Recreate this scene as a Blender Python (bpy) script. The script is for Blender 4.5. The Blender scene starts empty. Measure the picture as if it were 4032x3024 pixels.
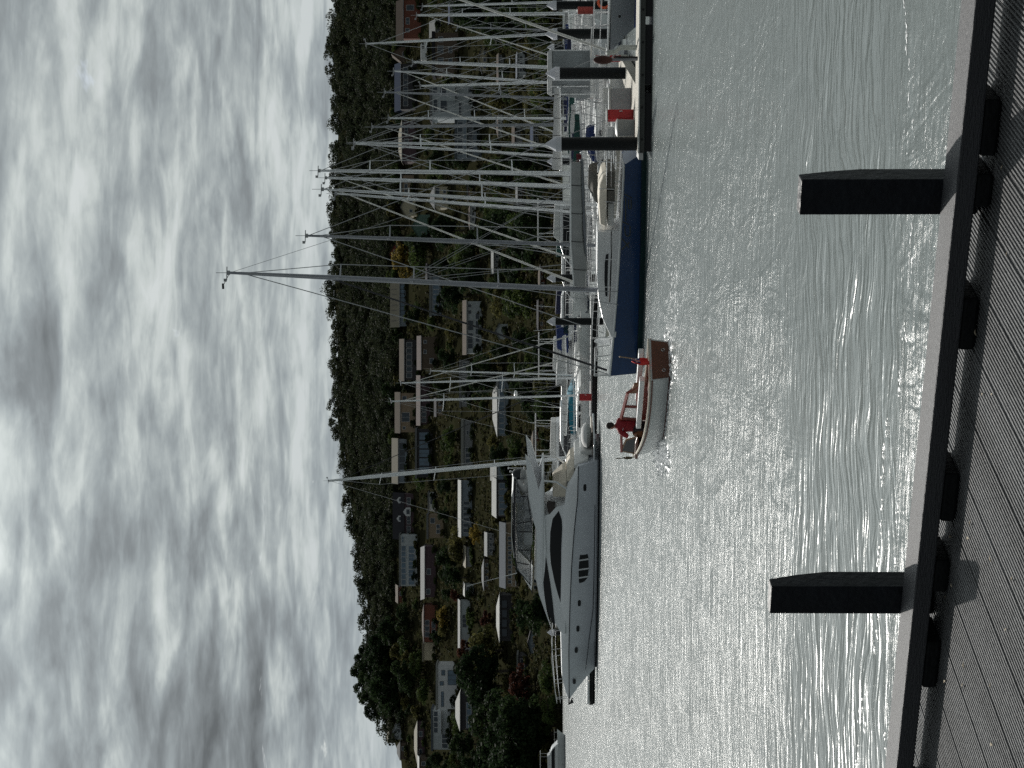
import bpy, bmesh, math, random
import numpy as np
from mathutils import Vector, Matrix
R = math.radians
sc = bpy.context.scene
COL = sc.collection

# ------------------------------------------------------------------ camera
F = 7178.0                      # focal length in photo pixels (4032 x 3024 frame)
PIT = math.atan(144.0 / F)      # the camera looks 1.15 degrees up
H = 3.7                         # eye height over the water
CP, SP = math.cos(PIT), math.sin(PIT)
cam_d = bpy.data.cameras.new('camera')
cam_d.sensor_fit = 'HORIZONTAL'; cam_d.sensor_width = 36.0
cam_d.lens = F / 4032 * 36.0
cam_d.clip_start = 0.1; cam_d.clip_end = 20000
cam = bpy.data.objects.new('camera', cam_d); COL.objects.link(cam)
xa = Vector((0, SP, -CP))       # the camera is held on its side: picture left is up
ya = Vector((1, 0, 0)); za = Vector((0, -CP, -SP))
M = Matrix.Identity(4)
for i in range(3):
    M[i][0], M[i][1], M[i][2] = xa[i], ya[i], za[i]
M[0][3], M[1][3], M[2][3] = 0, 0, H
cam.matrix_world = M
sc.camera = cam

# ------------------------------------------------------------------ sky and sun
SUN_EL, SUN_AZ = R(40), R(-11)   # azimuth from +Y towards +X
world = bpy.data.worlds.new('World'); sc.world = world; world.use_nodes = True
nt = world.node_tree; nt.nodes.clear()
def N(t, tp, **k):
    n = t.nodes.new(tp)
    for a, b in k.items(): setattr(n, a, b)
    return n
SKYOFF = ((3.1, 1.7, 0), (7.3, 2.2, 0))
def sky_nodes():
    t = nt; L = t.links.new
    out = N(t, 'ShaderNodeOutputWorld'); bg = N(t, 'ShaderNodeBackground')
    sky = N(t, 'ShaderNodeTexSky', sky_type='NISHITA', sun_disc=False)
    sky.sun_elevation = SUN_EL; sky.sun_rotation = SUN_AZ
    sky.air_density = 1.0; sky.dust_density = 1.5
    tc = N(t, 'ShaderNodeTexCoord')
    sep = N(t, 'ShaderNodeSeparateXYZ'); L(tc.outputs['Generated'], sep.inputs[0])
    def m(op, a, b=None, c=None):
        n = N(t, 'ShaderNodeMath', operation=op)
        for i, v in enumerate((a, b, c)):
            if v is None: continue
            if isinstance(v, (int, float)): n.inputs[i].default_value = v
            else: L(v, n.inputs[i])
        return n.outputs[0]
    z = m('MAXIMUM', sep.outputs['Z'], 0.0)
    zz = m('ADD', z, 0.16)
    px = m('DIVIDE', sep.outputs['X'], zz); py = m('DIVIDE', sep.outputs['Y'], zz)
    cx = N(t, 'ShaderNodeCombineXYZ'); L(px, cx.inputs[0]); L(py, cx.inputs[1])
    def noise(sc_, det, rough, dist, off, sx=1.0, sy=1.0):
        mp = N(t, 'ShaderNodeMapping'); L(cx.outputs[0], mp.inputs[0])
        mp.inputs['Location'].default_value = off; mp.inputs['Scale'].default_value = (sx, sy, 1)
        n = N(t, 'ShaderNodeTexNoise'); L(mp.outputs[0], n.inputs['Vector'])
        n.inputs['Scale'].default_value = sc_; n.inputs['Detail'].default_value = det
        n.inputs['Roughness'].default_value = rough; n.inputs['Distortion'].default_value = dist
        return n.outputs[0]
    big = noise(1.9, 3, 0.5, 0.35, SKYOFF[0])
    mid = noise(5.4, 6, 0.52, 0.6, SKYOFF[1], 0.8, 1.3)
    fin = noise(17.0, 7, 0.56, 0.3, (1.3, 5.2, 0))
    rip = noise(10.5, 5, 0.5, 0.7, (4.4, 8.2, 0), 0.7, 1.35)
    v = m('ADD', m('ADD', m('ADD', m('MULTIPLY', big, 0.42), m('MULTIPLY', mid, 0.40)), m('MULTIPLY', fin, 0.15)), m('MULTIPLY', rip, 0.24))
    # heavier masses of cloud, by direction
    wob_ = noise(3.0, 4, 0.6, 0.4, (5.0, 9.0, 0))
    for (bx, by, rad, amt) in ((640, 2830, 4.8, .085), (930, 2950, 3.0, .05), (450, 2120, 1.9, .06), (60, 1380, 2.4, .05), (60, 2500, 2.2, .06), (1120, 2450, 2.6, .06), (820, 2180, 1.7, .05), (960, 800, 2.2, .04), (1180, 300, 2.4, .05)):
        F_ = 7178.0; P_ = math.atan(144.0 / F_); ru = -(bx - 2016) / F_; dd = Vector(((1512 - by) / F_, math.cos(P_) - ru * math.sin(P_), math.sin(P_) + ru * math.cos(P_))).normalized()
        dn = N(t, 'ShaderNodeVectorMath', operation='DOT_PRODUCT'); L(tc.outputs['Generated'], dn.inputs[0]); dn.inputs[1].default_value = dd
        an = m('ARCCOSINE', m('MINIMUM', dn.outputs['Value'], 1.0)); r_ = N(t, 'ShaderNodeMapRange'); r_.interpolation_type = 'SMOOTHSTEP'; L(m('ADD', an, m('MULTIPLY', m('SUBTRACT', wob_, 0.5), R(rad) * 2.2)), r_.inputs[0])
        r_.inputs[1].default_value = R(rad) * 0.25; r_.inputs[2].default_value = R(rad); r_.inputs[3].default_value = amt; r_.inputs[4].default_value = 0.0
        v = m('SUBTRACT', v, r_.outputs[0])
    v = m('SUBTRACT', v, 0.022)
    cr = N(t, 'ShaderNodeValToRGB'); L(v, cr.inputs[0])
    e = cr.color_ramp.elements
    e[0].position = 0.36; e[0].color = (0.13, 0.143, 0.150, 1)
    e[1].position = 0.685; e[1].color = (0.62, 0.66, 0.655, 1)
    for p, c in ((0.48, (0.240, 0.266, 0.278)), (0.535, (0.315, 0.352, 0.364)), (0.585, (0.41, 0.452, 0.455)), (0.63, (0.53, 0.575, 0.565))):
        k = e.new(p); k.color = (*c, 1)
    # near the horizon the layer is blue grey and flatter
    hz = N(t, 'ShaderNodeMapRange'); L(sep.outputs['Z'], hz.inputs[0])
    hz.inputs[1].default_value = 0.045; hz.inputs[2].default_value = 0.16
    mx = N(t, 'ShaderNodeMix', data_type='RGBA'); L(hz.outputs[0], mx.inputs['Factor'])
    lowc = N(t, 'ShaderNodeMix', data_type='RGBA'); lowc.inputs['Factor'].default_value = 0.6
    L(cr.outputs[0], lowc.inputs['A']); lowc.inputs['B'].default_value = (0.365, 0.42, 0.462, 1)
    L(lowc.outputs['Result'], mx.inputs['A']); L(cr.outputs[0], mx.inputs['B'])
    # thin spots let the blue of the clear sky through
    hole = N(t, 'ShaderNodeMapRange'); L(noise(4.6, 5, 0.6, 0.5, (11.0, 4.0, 0)), hole.inputs[0])
    hole.inputs[1].default_value = 0.68; hole.inputs[2].default_value = 0.78
    skym = N(t, 'ShaderNodeVectorMath', operation='SCALE'); L(sky.outputs[0], skym.inputs[0]); skym.inputs[3].default_value = 0.1
    mh = N(t, 'ShaderNodeMix', data_type='RGBA'); L(m('MULTIPLY', hole.outputs[0], 0.75), mh.inputs['Factor'])
    L(mx.outputs['Result'], mh.inputs['A']); L(skym.outputs[0], mh.inputs['B'])
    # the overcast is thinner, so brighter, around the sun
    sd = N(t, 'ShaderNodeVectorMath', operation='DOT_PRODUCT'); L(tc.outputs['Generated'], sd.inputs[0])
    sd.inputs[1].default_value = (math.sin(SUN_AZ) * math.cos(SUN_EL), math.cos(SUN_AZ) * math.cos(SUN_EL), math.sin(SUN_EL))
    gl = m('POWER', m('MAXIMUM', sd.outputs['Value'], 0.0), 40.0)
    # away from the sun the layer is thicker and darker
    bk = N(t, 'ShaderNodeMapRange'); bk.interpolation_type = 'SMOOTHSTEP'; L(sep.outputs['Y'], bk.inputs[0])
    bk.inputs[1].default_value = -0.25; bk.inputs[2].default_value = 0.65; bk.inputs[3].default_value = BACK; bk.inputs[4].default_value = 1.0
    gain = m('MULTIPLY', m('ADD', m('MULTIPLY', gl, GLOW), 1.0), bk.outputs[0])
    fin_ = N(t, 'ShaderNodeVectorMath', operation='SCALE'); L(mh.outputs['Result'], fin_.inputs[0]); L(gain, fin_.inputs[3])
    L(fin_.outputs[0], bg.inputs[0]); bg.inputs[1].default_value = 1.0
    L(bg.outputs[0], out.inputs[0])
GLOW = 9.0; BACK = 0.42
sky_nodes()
sl = bpy.data.lights.new('sun', 'SUN'); sl.energy = 4.0; sl.angle = R(0.6); sl.color = (1.0, 0.955, 0.89)
so = bpy.data.objects.new('sun', sl); COL.objects.link(so)
dv = Vector((-math.sin(SUN_AZ) * math.cos(SUN_EL), -math.cos(SUN_AZ) * math.cos(SUN_EL), -math.sin(SUN_EL)))
so.rotation_euler = dv.to_track_quat('-Z', 'Y').to_euler(); so.location = (-20, 40, 60)
sc.view_settings.view_transform = 'Standard'; sc.view_settings.look = 'None'
sc.view_settings.exposure = 0.0; sc.view_settings.gamma = 1.0
sc.cycles.max_bounces = 6; sc.cycles.diffuse_bounces = 2; sc.cycles.glossy_bounces = 3
sc.cycles.transmission_bounces = 4; sc.cycles.sample_clamp_indirect = 4.0
sc.cycles.use_denoising = False
sc.cycles.sample_clamp_direct = 8.0

# ------------------------------------------------------------------ from photo pixels to places
def ray(X, Y):
    rx = (1512 - Y) / F; ru = -(X - 2016) / F
    return Vector((rx, CP - ru * SP, SP + ru * CP))
def W(X, Y, D):                  # the point D metres ahead
    d = ray(X, Y); k = D / d.y
    return Vector((d.x * k, D, H + d.z * k))
def G(X, Y, z=0.0):              # the point at height z
    d = ray(X, Y); k = (z - H) / d.z
    return Vector((d.x * k, d.y * k, z))

# ------------------------------------------------------------------ tags
def tag(o, label=None, cat=None, group=None, kind=None):
    if label: o['label'] = label
    if cat: o['category'] = cat
    if group: o['group'] = group
    if kind: o['kind'] = kind
    return o
def empty(name, loc=(0, 0, 0), rz=0.0, label=None, cat=None, group=None):
    o = bpy.data.objects.new(name, None); COL.objects.link(o)
    o.location = loc; o.rotation_euler = (0, 0, rz); o.empty_display_size = 0.3
    tag(o, label, cat, group)
    return o

# ------------------------------------------------------------------ materials
def mat(name, col, rough=0.6, metal=0.0, var=0.12, scale=6.0, bump=0.0, bscale=40.0, spec=0.5, rnd=0.0, stretch=None):
    m_ = bpy.data.materials.new(name); m_.use_nodes = True
    t = m_.node_tree; L = t.links.new; b = t.nodes['Principled BSDF']
    b.inputs['Roughness'].default_value = rough; b.inputs['Metallic'].default_value = metal
    b.inputs['Specular IOR Level'].default_value = spec
    tc = N(t, 'ShaderNodeTexCoord'); src = tc.outputs['Object']
    if stretch:
        mp = N(t, 'ShaderNodeMapping'); L(src, mp.inputs[0]); mp.inputs['Scale'].default_value = stretch; src = mp.outputs[0]
    n = N(t, 'ShaderNodeTexNoise'); L(src, n.inputs['Vector'])
    n.inputs['Scale'].default_value = scale; n.inputs['Detail'].default_value = 5; n.inputs['Roughness'].default_value = 0.6
    mr = N(t, 'ShaderNodeMapRange'); L(n.outputs[0], mr.inputs[0])
    mr.inputs[1].default_value = 0.3; mr.inputs[2].default_value = 0.7
    mr.inputs[3].default_value = 1 - var; mr.inputs[4].default_value = 1 + var
    sc_ = N(t, 'ShaderNodeVectorMath', operation='SCALE')
    sc_.inputs[0].default_value = col[:3]; L(mr.outputs[0], sc_.inputs[3])
    last = sc_.outputs[0]
    if rnd:
        oi = N(t, 'ShaderNodeObjectInfo'); r2 = N(t, 'ShaderNodeMapRange'); L(oi.outputs['Random'], r2.inputs[0])
        r2.inputs[3].default_value = 1 - rnd; r2.inputs[4].default_value = 1 + rnd
        s2 = N(t, 'ShaderNodeVectorMath', operation='SCALE'); L(last, s2.inputs[0]); L(r2.outputs[0], s2.inputs[3]); last = s2.outputs[0]
    L(last, b.inputs['Base Color'])
    if bump:
        n2 = N(t, 'ShaderNodeTexNoise'); L(src, n2.inputs['Vector']); n2.inputs['Scale'].default_value = bscale; n2.inputs['Detail'].default_value = 4
        bp = N(t, 'ShaderNodeBump'); L(n2.outputs[0], bp.inputs['Height']); bp.inputs['Strength'].default_value = bump; bp.inputs['Distance'].default_value = 0.05
        L(bp.outputs[0], b.inputs['Normal'])
    return m_
def hull_mat(name, bands, rough=0.22, zmin=-0.5, zmax=2.5, var=0.05):
    """bands: (start height, colour) upward"""
    m_ = mat(name, (1, 1, 1), rough, var=var, scale=1.5)
    t = m_.node_tree; L = t.links.new; b = t.nodes['Principled BSDF']
    src = b.inputs['Base Color'].links[0].from_socket
    tc = N(t, 'ShaderNodeTexCoord'); sp = N(t, 'ShaderNodeSeparateXYZ'); L(tc.outputs['Object'], sp.inputs[0])
    mr = N(t, 'ShaderNodeMapRange'); L(sp.outputs['Z'], mr.inputs[0]); mr.inputs[1].default_value = zmin; mr.inputs[2].default_value = zmax
    cr = N(t, 'ShaderNodeValToRGB'); cr.color_ramp.interpolation = 'CONSTANT'; L(mr.outputs[0], cr.inputs[0])
    e = cr.color_ramp.elements
    e[0].position = 0; e[0].color = (*bands[0][1], 1)
    e[1].position = (bands[1][0] - zmin) / (zmax - zmin); e[1].color = (*bands[1][1], 1)
    for z, c in bands[2:]:
        k = e.new((z - zmin) / (zmax - zmin)); k.color = (*c, 1)
    mm = N(t, 'ShaderNodeVectorMath', operation='MULTIPLY'); L(cr.outputs[0], mm.inputs[0]); L(src, mm.inputs[1])
    L(mm.outputs[0], b.inputs['Base Color'])
    return m_
MT = {}
def MM(name, *a, **k):
    if name not in MT: MT[name] = mat(name, *a, **k)
    return MT[name]
white = MM('white gelcoat', (0.72, 0.74, 0.75), 0.3, var=0.05, scale=2)
offwhite = MM('off white gelcoat', (0.62, 0.63, 0.62), 0.4, var=0.07, scale=3)
cream = MM('cream vinyl', (0.62, 0.57, 0.48), 0.7, var=0.1)
alloy = MM('mast alloy', (0.64, 0.67, 0.69), 0.4, 0.15, var=0.08, scale=3)
alloyd = MM('dark anodised mast', (0.20, 0.215, 0.24), 0.4, 0.3, var=0.08, scale=3)
steel = MM('stainless steel', (0.6, 0.6, 0.6), 0.2, 0.9, var=0.05)
wire = MM('rigging wire', (0.30, 0.31, 0.32), 0.4, 0.5, var=0.1)
blackrope = MM('black rigging', (0.012, 0.013, 0.016), 0.6)
dglass = MM('dark boat glass', (0.006, 0.008, 0.011), 0.06, var=0.1, spec=0.3)
glass = MM('house glass', (0.03, 0.045, 0.06), 0.08, var=0.3, scale=0.4, spec=0.5)
bglass = MM('blue tinted glass', (0.07, 0.13, 0.19), 0.1, var=0.35, scale=0.3, spec=0.8)
black = MM('black paint', (0.008, 0.009, 0.012), 0.55, var=0.2, scale=12, bump=0.15, spec=0.2)
rubber = MM('black rubber', (0.012, 0.012, 0.013), 0.8)
teak = MM('varnished timber', (0.125, 0.038, 0.016), 0.3, var=0.25, scale=5, stretch=(1, 8, 8))
redm = MM('red enamel', (0.42, 0.018, 0.022), 0.45, var=0.08)
taupe = MM('taupe canvas', (0.13, 0.125, 0.11), 0.9, var=0.12)
greycan = MM('grey sail cover', (0.30, 0.31, 0.31), 0.85, var=0.1, scale=3, bump=0.4, bscale=5)
palecan = MM('pale canvas', (0.52, 0.53, 0.53), 0.85, var=0.08, scale=3, bump=0.4, bscale=5)
bluecan = MM('blue canvas', (0.012, 0.03, 0.12), 0.85, var=0.12, bump=0.3, bscale=5)
navycan = MM('navy canvas', (0.012, 0.016, 0.05), 0.85, var=0.12)
tealcan = MM('teal canvas', (0.012, 0.16, 0.235), 0.8, var=0.06)
greencan = MM('green canvas', (0.008, 0.05, 0.045), 0.85, var=0.12)
maroon = MM('maroon canvas', (0.09, 0.008, 0.014), 0.85, var=0.12)
sailcl = MM('furled sailcloth', (0.55, 0.56, 0.54), 0.8, var=0.08)

# ------------------------------------------------------------------ mesh builder
class MB:
    def __init__(s): s.v = []; s.f = []
    def add(s, vs, fs):
        o = len(s.v); s.v += [tuple(p) for p in vs]; s.f += [tuple(i + o for i in f) for f in fs]; return s
    def box(s, c, d, rz=0.0, tx=1.0, ty=1.0, rm=None):
        hx, hy, hz = d[0] / 2, d[1] / 2, d[2] / 2; vs = []
        for z, kx, ky in ((-hz, 1, 1), (hz, tx, ty)):
            for x, y in ((-hx, -hy), (hx, -hy), (hx, hy), (-hx, hy)):
                p = Vector((x * kx, y * ky, z))
                if rm: p = rm @ p
                elif rz: p = Matrix.Rotation(rz, 3, 'Z') @ p
                vs.append(Vector(c) + p)
        return s.add(vs, [(3, 2, 1, 0), (4, 5, 6, 7), (0, 1, 5, 4), (1, 2, 6, 5), (2, 3, 7, 6), (3, 0, 4, 7)])
    def tube(s, p0, p1, r0, r1=None, n=8, cap=True, sq=1.0):
        r1 = r0 if r1 is None else r1
        p0, p1 = Vector(p0), Vector(p1); ax = (p1 - p0)
        if ax.length < 1e-6: return s
        ax.normalize(); up = Vector((0, 0, 1)) if abs(ax.z) < 0.95 else Vector((1, 0, 0))
        a = ax.cross(up).normalized(); b = ax.cross(a); vs = []
        for p, r in ((p0, r0), (p1, r1)):
            for i in range(n):
                t = 2 * math.pi * i / n
                vs.append(p + a * (math.cos(t) * r) + b * (math.sin(t) * r * sq))
        fs = [(i, (i + 1) % n, n + (i + 1) % n, n + i) for i in range(n)]
        if cap: fs += [tuple(range(n - 1, -1, -1)), tuple(range(n, 2 * n))]
        return s.add(vs, fs)
    def path(s, pts, r, n=6):
        for a, b in zip(pts[:-1], pts[1:]): s.tube(a, b, r, n=n)
        return s
    def prism(s, prof, y0, y1, axis='y', yt0=None, yt1=None):
        """profile of (x, z) pairs pushed from y0 to y1; yt: other widths at the top height"""
        zs = [p[1] for p in prof]; z0, z1 = min(zs), max(zs); vs = []
        for a, b in ((y0, yt0), (y1, yt1)):
            for x, z in prof:
                k = 0 if b is None or z1 == z0 else (z - z0) / (z1 - z0)
                y = a if b is None else a + (b - a) * k
                vs.append((x, y, z) if axis == 'y' else (y, x, z))
        n = len(prof)
        fs = [(i, (i + 1) % n, n + (i + 1) % n, n + i) for i in range(n)]
        fs += [tuple(range(n - 1, -1, -1)), tuple(range(n, 2 * n))]
        return s.add(vs, fs)
    def ell(s, c, r, nu=12, nv=8, zmin=-1.0):
        vs = []; c = Vector(c)
        for j in range(nv + 1):
            th = math.asin(zmin) + (math.pi / 2 - math.asin(zmin)) * j / nv
            for i in range(nu):
                ph = 2 * math.pi * i / nu
                vs.append(c + Vector((r[0] * math.cos(th) * math.cos(ph), r[1] * math.cos(th) * math.sin(ph), r[2] * math.sin(th))))
        fs = [(j * nu + i, j * nu + (i + 1) % nu, (j + 1) * nu + (i + 1) % nu, (j + 1) * nu + i) for j in range(nv) for i in range(nu)]
        fs.append(tuple(range(nu - 1, -1, -1)))
        return s.add(vs, fs)
    def grid(s, rows, close=False):
        n = len(rows[0]); o = len(s.v)
        for r_ in rows: s.v += [tuple(p) for p in r_]
        for j in range(len(rows) - 1):
            for i in range(n - 1 if not close else n):
                k = (i + 1) % n
                s.f.append((o + j * n + i, o + j * n + k, o + (j + 1) * n + k, o + (j + 1) * n + i))
        return s
    def build(s, name, m_, parent=None, smooth=False, bevel=0.0, fix=True):
        me = bpy.data.meshes.new(name); me.from_pydata(s.v, [], s.f)
        if fix:
            bm = bmesh.new(); bm.from_mesh(me); bmesh.ops.recalc_face_normals(bm, faces=bm.faces); bm.to_mesh(me); bm.free()
        if smooth:
            me.polygons.foreach_set('use_smooth', [True] * len(me.polygons))
        me.materials.append(m_); me.update()
        o = bpy.data.objects.new(name, me); COL.objects.link(o)
        if parent: o.parent = parent
        if bevel:
            b = o.modifiers.new('bevel', 'BEVEL'); b.width = bevel; b.segments = 2; b.limit_method = 'ANGLE'; b.angle_limit = R(35)
        if smooth:
            try:
                me.set_sharp_from_angle(angle=R(38))
            except Exception: pass
        return o
def children(o): return list(o.children)
def copy_tree(o, parent=None):
    c = o.copy(); COL.objects.link(c); c.parent = parent
    for ch in children(o): copy_tree(ch, c)
    return c

# ------------------------------------------------------------------ water
def make_water():
    mb = MB(); mb.add([(-4000, -300, 0), (4000, -300, 0), (4000, 560, 0), (-4000, 560, 0)], [(0, 1, 2, 3)])
    m_ = bpy.data.materials.new('harbour water'); m_.use_nodes = True
    t = m_.node_tree; L = t.links.new; b = t.nodes['Principled BSDF']
    b.inputs['Base Color'].default_value = (0.135, 0.16, 0.157, 1); b.inputs['Roughness'].default_value = 0.18
    b.inputs['IOR'].default_value = 1.34; b.inputs['Specular IOR Level'].default_value = 1.0
    g = N(t, 'ShaderNodeNewGeometry'); sp = N(t, 'ShaderNodeSeparateXYZ'); L(g.outputs['Position'], sp.inputs[0])
    def noise(scale, det, rough, stretch, rot=0.0, dist=0.0, off=(0, 0, 0)):
        mp = N(t, 'ShaderNodeMapping'); L(g.outputs['Position'], mp.inputs[0])
        mp.inputs['Scale'].default_value = stretch; mp.inputs['Rotation'].default_value = (0, 0, rot); mp.inputs['Location'].default_value = off
        n = N(t, 'ShaderNodeTexNoise'); L(mp.outputs[0], n.inputs['Vector']); n.inputs['Scale'].default_value = scale
        n.inputs['Detail'].default_value = det; n.inputs['Roughness'].default_value = rough; n.inputs['Distortion'].default_value = dist
        return n.outputs[0]
    def rng(x, a, b_, c, d):
        n = N(t, 'ShaderNodeMapRange'); n.interpolation_type = 'SMOOTHSTEP'; L(x, n.inputs[0])
        for i, v in enumerate((a, b_, c, d)): n.inputs[i + 1].default_value = v
        return n.outputs[0]
    def mul(a, b_):
        n = N(t, 'ShaderNodeMath', operation='MULTIPLY')
        for i, v in enumerate((a, b_)):
            if isinstance(v, (int, float)): n.inputs[i].default_value = v
            else: L(v, n.inputs[i])
        return n.outputs[0]
    def add(a, b_):
        n = N(t, 'ShaderNodeMath', operation='ADD'); L(a, n.inputs[0]); L(b_, n.inputs[1]); return n.outputs[0]
    # the distance from the pier in metres, waving a little
    wob = noise(0.12, 2, 0.5, (1, 1, 1)); yy = N(t, 'ShaderNodeMath', operation='MULTIPLY_ADD')
    L(wob, yy.inputs[0]); yy.inputs[1].default_value = 9.0; L(sp.outputs['Y'], yy.inputs[2]); d = yy.outputs[0]
    # ripples of the breeze, everywhere
    fine = noise(5.0, 6, 0.62, (0.55, 1.15, 1), 0.12, 0.4)
    chop = noise(1.15, 5, 0.6, (0.55, 1.3, 1), -0.15, 0.3)
    # long smooth wavelets, in the sheltered band near the pier
    calm = mul(rng(d, 22.0, 25.5, 0.0, 1.0), rng(d, 28.0, 37.0, 1.0, 0.0))
    wv = N(t, 'ShaderNodeCombineXYZ'); L(mul(noise(0.5, 2, 0.5, (0.9, 0.5, 1)), 2.4), wv.inputs[1]); vadd = N(t, 'ShaderNodeVectorMath', operation='ADD')
    L(g.outputs['Position'], vadd.inputs[0]); L(wv.outputs[0], vadd.inputs[1]); mpl = N(t, 'ShaderNodeMapping'); L(vadd.outputs[0], mpl.inputs[0])
    mpl.inputs['Scale'].default_value = (0.42, 1.35, 1); mpl.inputs['Rotation'].default_value = (0, 0, 0.08)
    nl = N(t, 'ShaderNodeTexNoise'); L(mpl.outputs[0], nl.inputs['Vector']); nl.inputs['Scale'].default_value = 1.9; nl.inputs['Detail'].default_value = 2.5; nl.inputs['Roughness'].default_value = 0.5; nl.inputs['Distortion'].default_value = 0.9
    lng = nl.outputs[0]
    slick = rng(noise(0.16, 3, 0.6, (0.5, 1.6, 1), 0.05, 0.8, (9, 2, 0)), 0.50, 0.62, 1.0, 0.72)
    paws = rng(noise(1.0, 4, 0.65, (0.9, 0.22, 1), 0.1, 0.6, (2, 7, 0)), 0.36, 0.62, 0.85, 1.15)
    hf = mul(mul(mul(fine, slick), paws), rng(calm, 0.0, 1.0, 0.036, 0.009))
    hc = mul(mul(chop, paws), rng(calm, 0.0, 1.0, 0.080, 0.016))
    hl = mul(lng, mul(calm, 0.070))
    far = rng(sp.outputs['Y'], 40, 160, 1.0, 1.25)
    h = add(add(mul(hf, far), mul(hc, far)), hl)
    bp = N(t, 'ShaderNodeBump'); L(h, bp.inputs['Height']); bp.inputs['Strength'].default_value = 1.0; bp.inputs['Distance'].default_value = 1.0
    L(bp.outputs[0], b.inputs['Normal'])
    o = mb.build('water', m_, fix=False); tag(o, kind='structure')
make_water()

# ------------------------------------------------------------------ the far hillside
SKY = [(-900, 1285), (-300, 1290), (0, 1310), (170, 1285), (300, 1300), (500, 1312), (700, 1300), (850, 1290), (1000, 1308), (1180, 1288),
       (1300, 1310), (1600, 1305), (1700, 1315), (1800, 1340), (1900, 1355), (2000, 1362), (2100, 1376), (2200, 1396), (2300, 1412),
       (2400, 1428), (2500, 1440), (2650, 1450), (2760, 1465), (2850, 1500), (2950, 1545), (3024, 1560), (3300, 1600), (3900, 1700)]
def skyX(Y):
    for (a, xa_), (b, xb) in zip(SKY[:-1], SKY[1:]):
        if a <= Y <= b: return xa_ + (xb - xa_) * (Y - a) / (b - a)
    return SKY[0][1] if Y < 0 else SKY[-1][1]
def hd(X):
    return 483.0 + (2215.0 - X) / 915.0 * 417.0
def HP(X, Y):                    # a point of the hillside seen at that pixel
    return W(X, Y, hd(X))
def make_hill():
    rows = []; rng = np.random.default_rng(4)
    for Y in range(-900, 3901, 60):
        xs = skyX(Y) + 22; row = [W(2222, Y, 470) * 1.0]
        row[0].z = -3.0
        for k in range(0, 31):
            X = 2216 + (xs - 2216) * k / 30.0
            p = HP(X, Y); p.z += (rng.random() - 0.5) * (0.8 if k > 1 else 0.1); row.append(p)
        last = row[-1]
        for dd, dz in ((60, -6), (200, -50), (500, -110)):
            row.append(Vector((last.x * (1 + dd / last.y), last.y + dd, last.z + dz)))
        rows.append(row)
    mb = MB(); mb.grid(rows)
    m_ = mat('hillside soil and grass', (0.022, 0.022, 0.012), 0.95, var=0.4, scale=0.05, spec=0.0)
    # dry cleared bank between the houses and the bush: a property of the ground there
    o = mb.build('hillside', m_, smooth=True, fix=True); tag(o, kind='structure')
make_hill()

# leaf clumps -----------------------------------------------------------
def leaf_mat(name, cols, hold=0.0):
    m_ = bpy.data.materials.new(name); m_.use_nodes = True
    t = m_.node_tree; L = t.links.new; b = t.nodes['Principled BSDF']
    b.inputs['Roughness'].default_value = 0.75; b.inputs['Specular IOR Level'].default_value = 0.04
    at = N(t, 'ShaderNodeAttribute', attribute_name='tint'); oi = N(t, 'ShaderNodeObjectInfo')
    tc = N(t, 'ShaderNodeNewGeometry'); n = N(t, 'ShaderNodeTexNoise'); L(tc.outputs['Position'], n.inputs['Vector']); n.inputs['Scale'].default_value = 0.35
    n.inputs['Detail'].default_value = 3
    a = N(t, 'ShaderNodeMath', operation='MULTIPLY_ADD'); L(at.outputs['Fac'], a.inputs[0]); a.inputs[1].default_value = 0.45; L(n.outputs[0], a.inputs[2])
    a2 = N(t, 'ShaderNodeMath', operation='MULTIPLY_ADD'); L(oi.outputs['Random'], a2.inputs[0]); a2.inputs[1].default_value = 0.4; L(a.outputs[0], a2.inputs[2])
    s = N(t, 'ShaderNodeMath', operation='SUBTRACT'); L(a2.outputs[0], s.inputs[0]); s.inputs[1].default_value = 0.42
    cr = N(t, 'ShaderNodeValToRGB'); L(s.outputs[0], cr.inputs[0]); e = cr.color_ramp.elements
    e[0].position = 0.0; e[0].color = (*cols[0], 1); e[1].position = 1.0; e[1].color = (*cols[-1], 1)
    for i, c in enumerate(cols[1:-1]):
        k = e.new((i + 1) / (len(cols) - 1)); k.color = (*c, 1)
    L(cr.outputs[0], b.inputs['Base Color'])
    tr = N(t, 'ShaderNodeBsdfTranslucent'); L(cr.outputs[0], tr.inputs[0]); mx = N(t, 'ShaderNodeMixShader'); mx.inputs[0].default_value = 0.42
    L(b.outputs[0], mx.inputs[1]); L(tr.outputs[0], mx.inputs[2]); L(mx.outputs[0], t.nodes['Material Output'].inputs[0])
    return m_
def leaf_quads(rng, P, Nrm, size, tint):
    """quads at P facing roughly Nrm -> verts, per face tint"""
    n = len(P)
    r = rng.normal(size=(n, 3)); nr = Nrm + 0.38 * r; nr /= np.linalg.norm(nr, axis=1)[:, None]
    a = np.cross(nr, rng.normal(size=(n, 3))); a /= np.linalg.norm(a, axis=1)[:, None]
    b = np.cross(nr, a)
    s = (size * (0.6 + 0.8 * rng.random(n)))[:, None]; q = (0.55 + 0.5 * rng.random(n))[:, None]
    V = np.stack([P - a * s - b * s * q * 0.4, P + a * s * 0.2 - b * s * q, P + a * s + b * s * q * 0.4, P - a * s * 0.2 + b * s * q], axis=1)
    return V.reshape(-1, 3), tint
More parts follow.
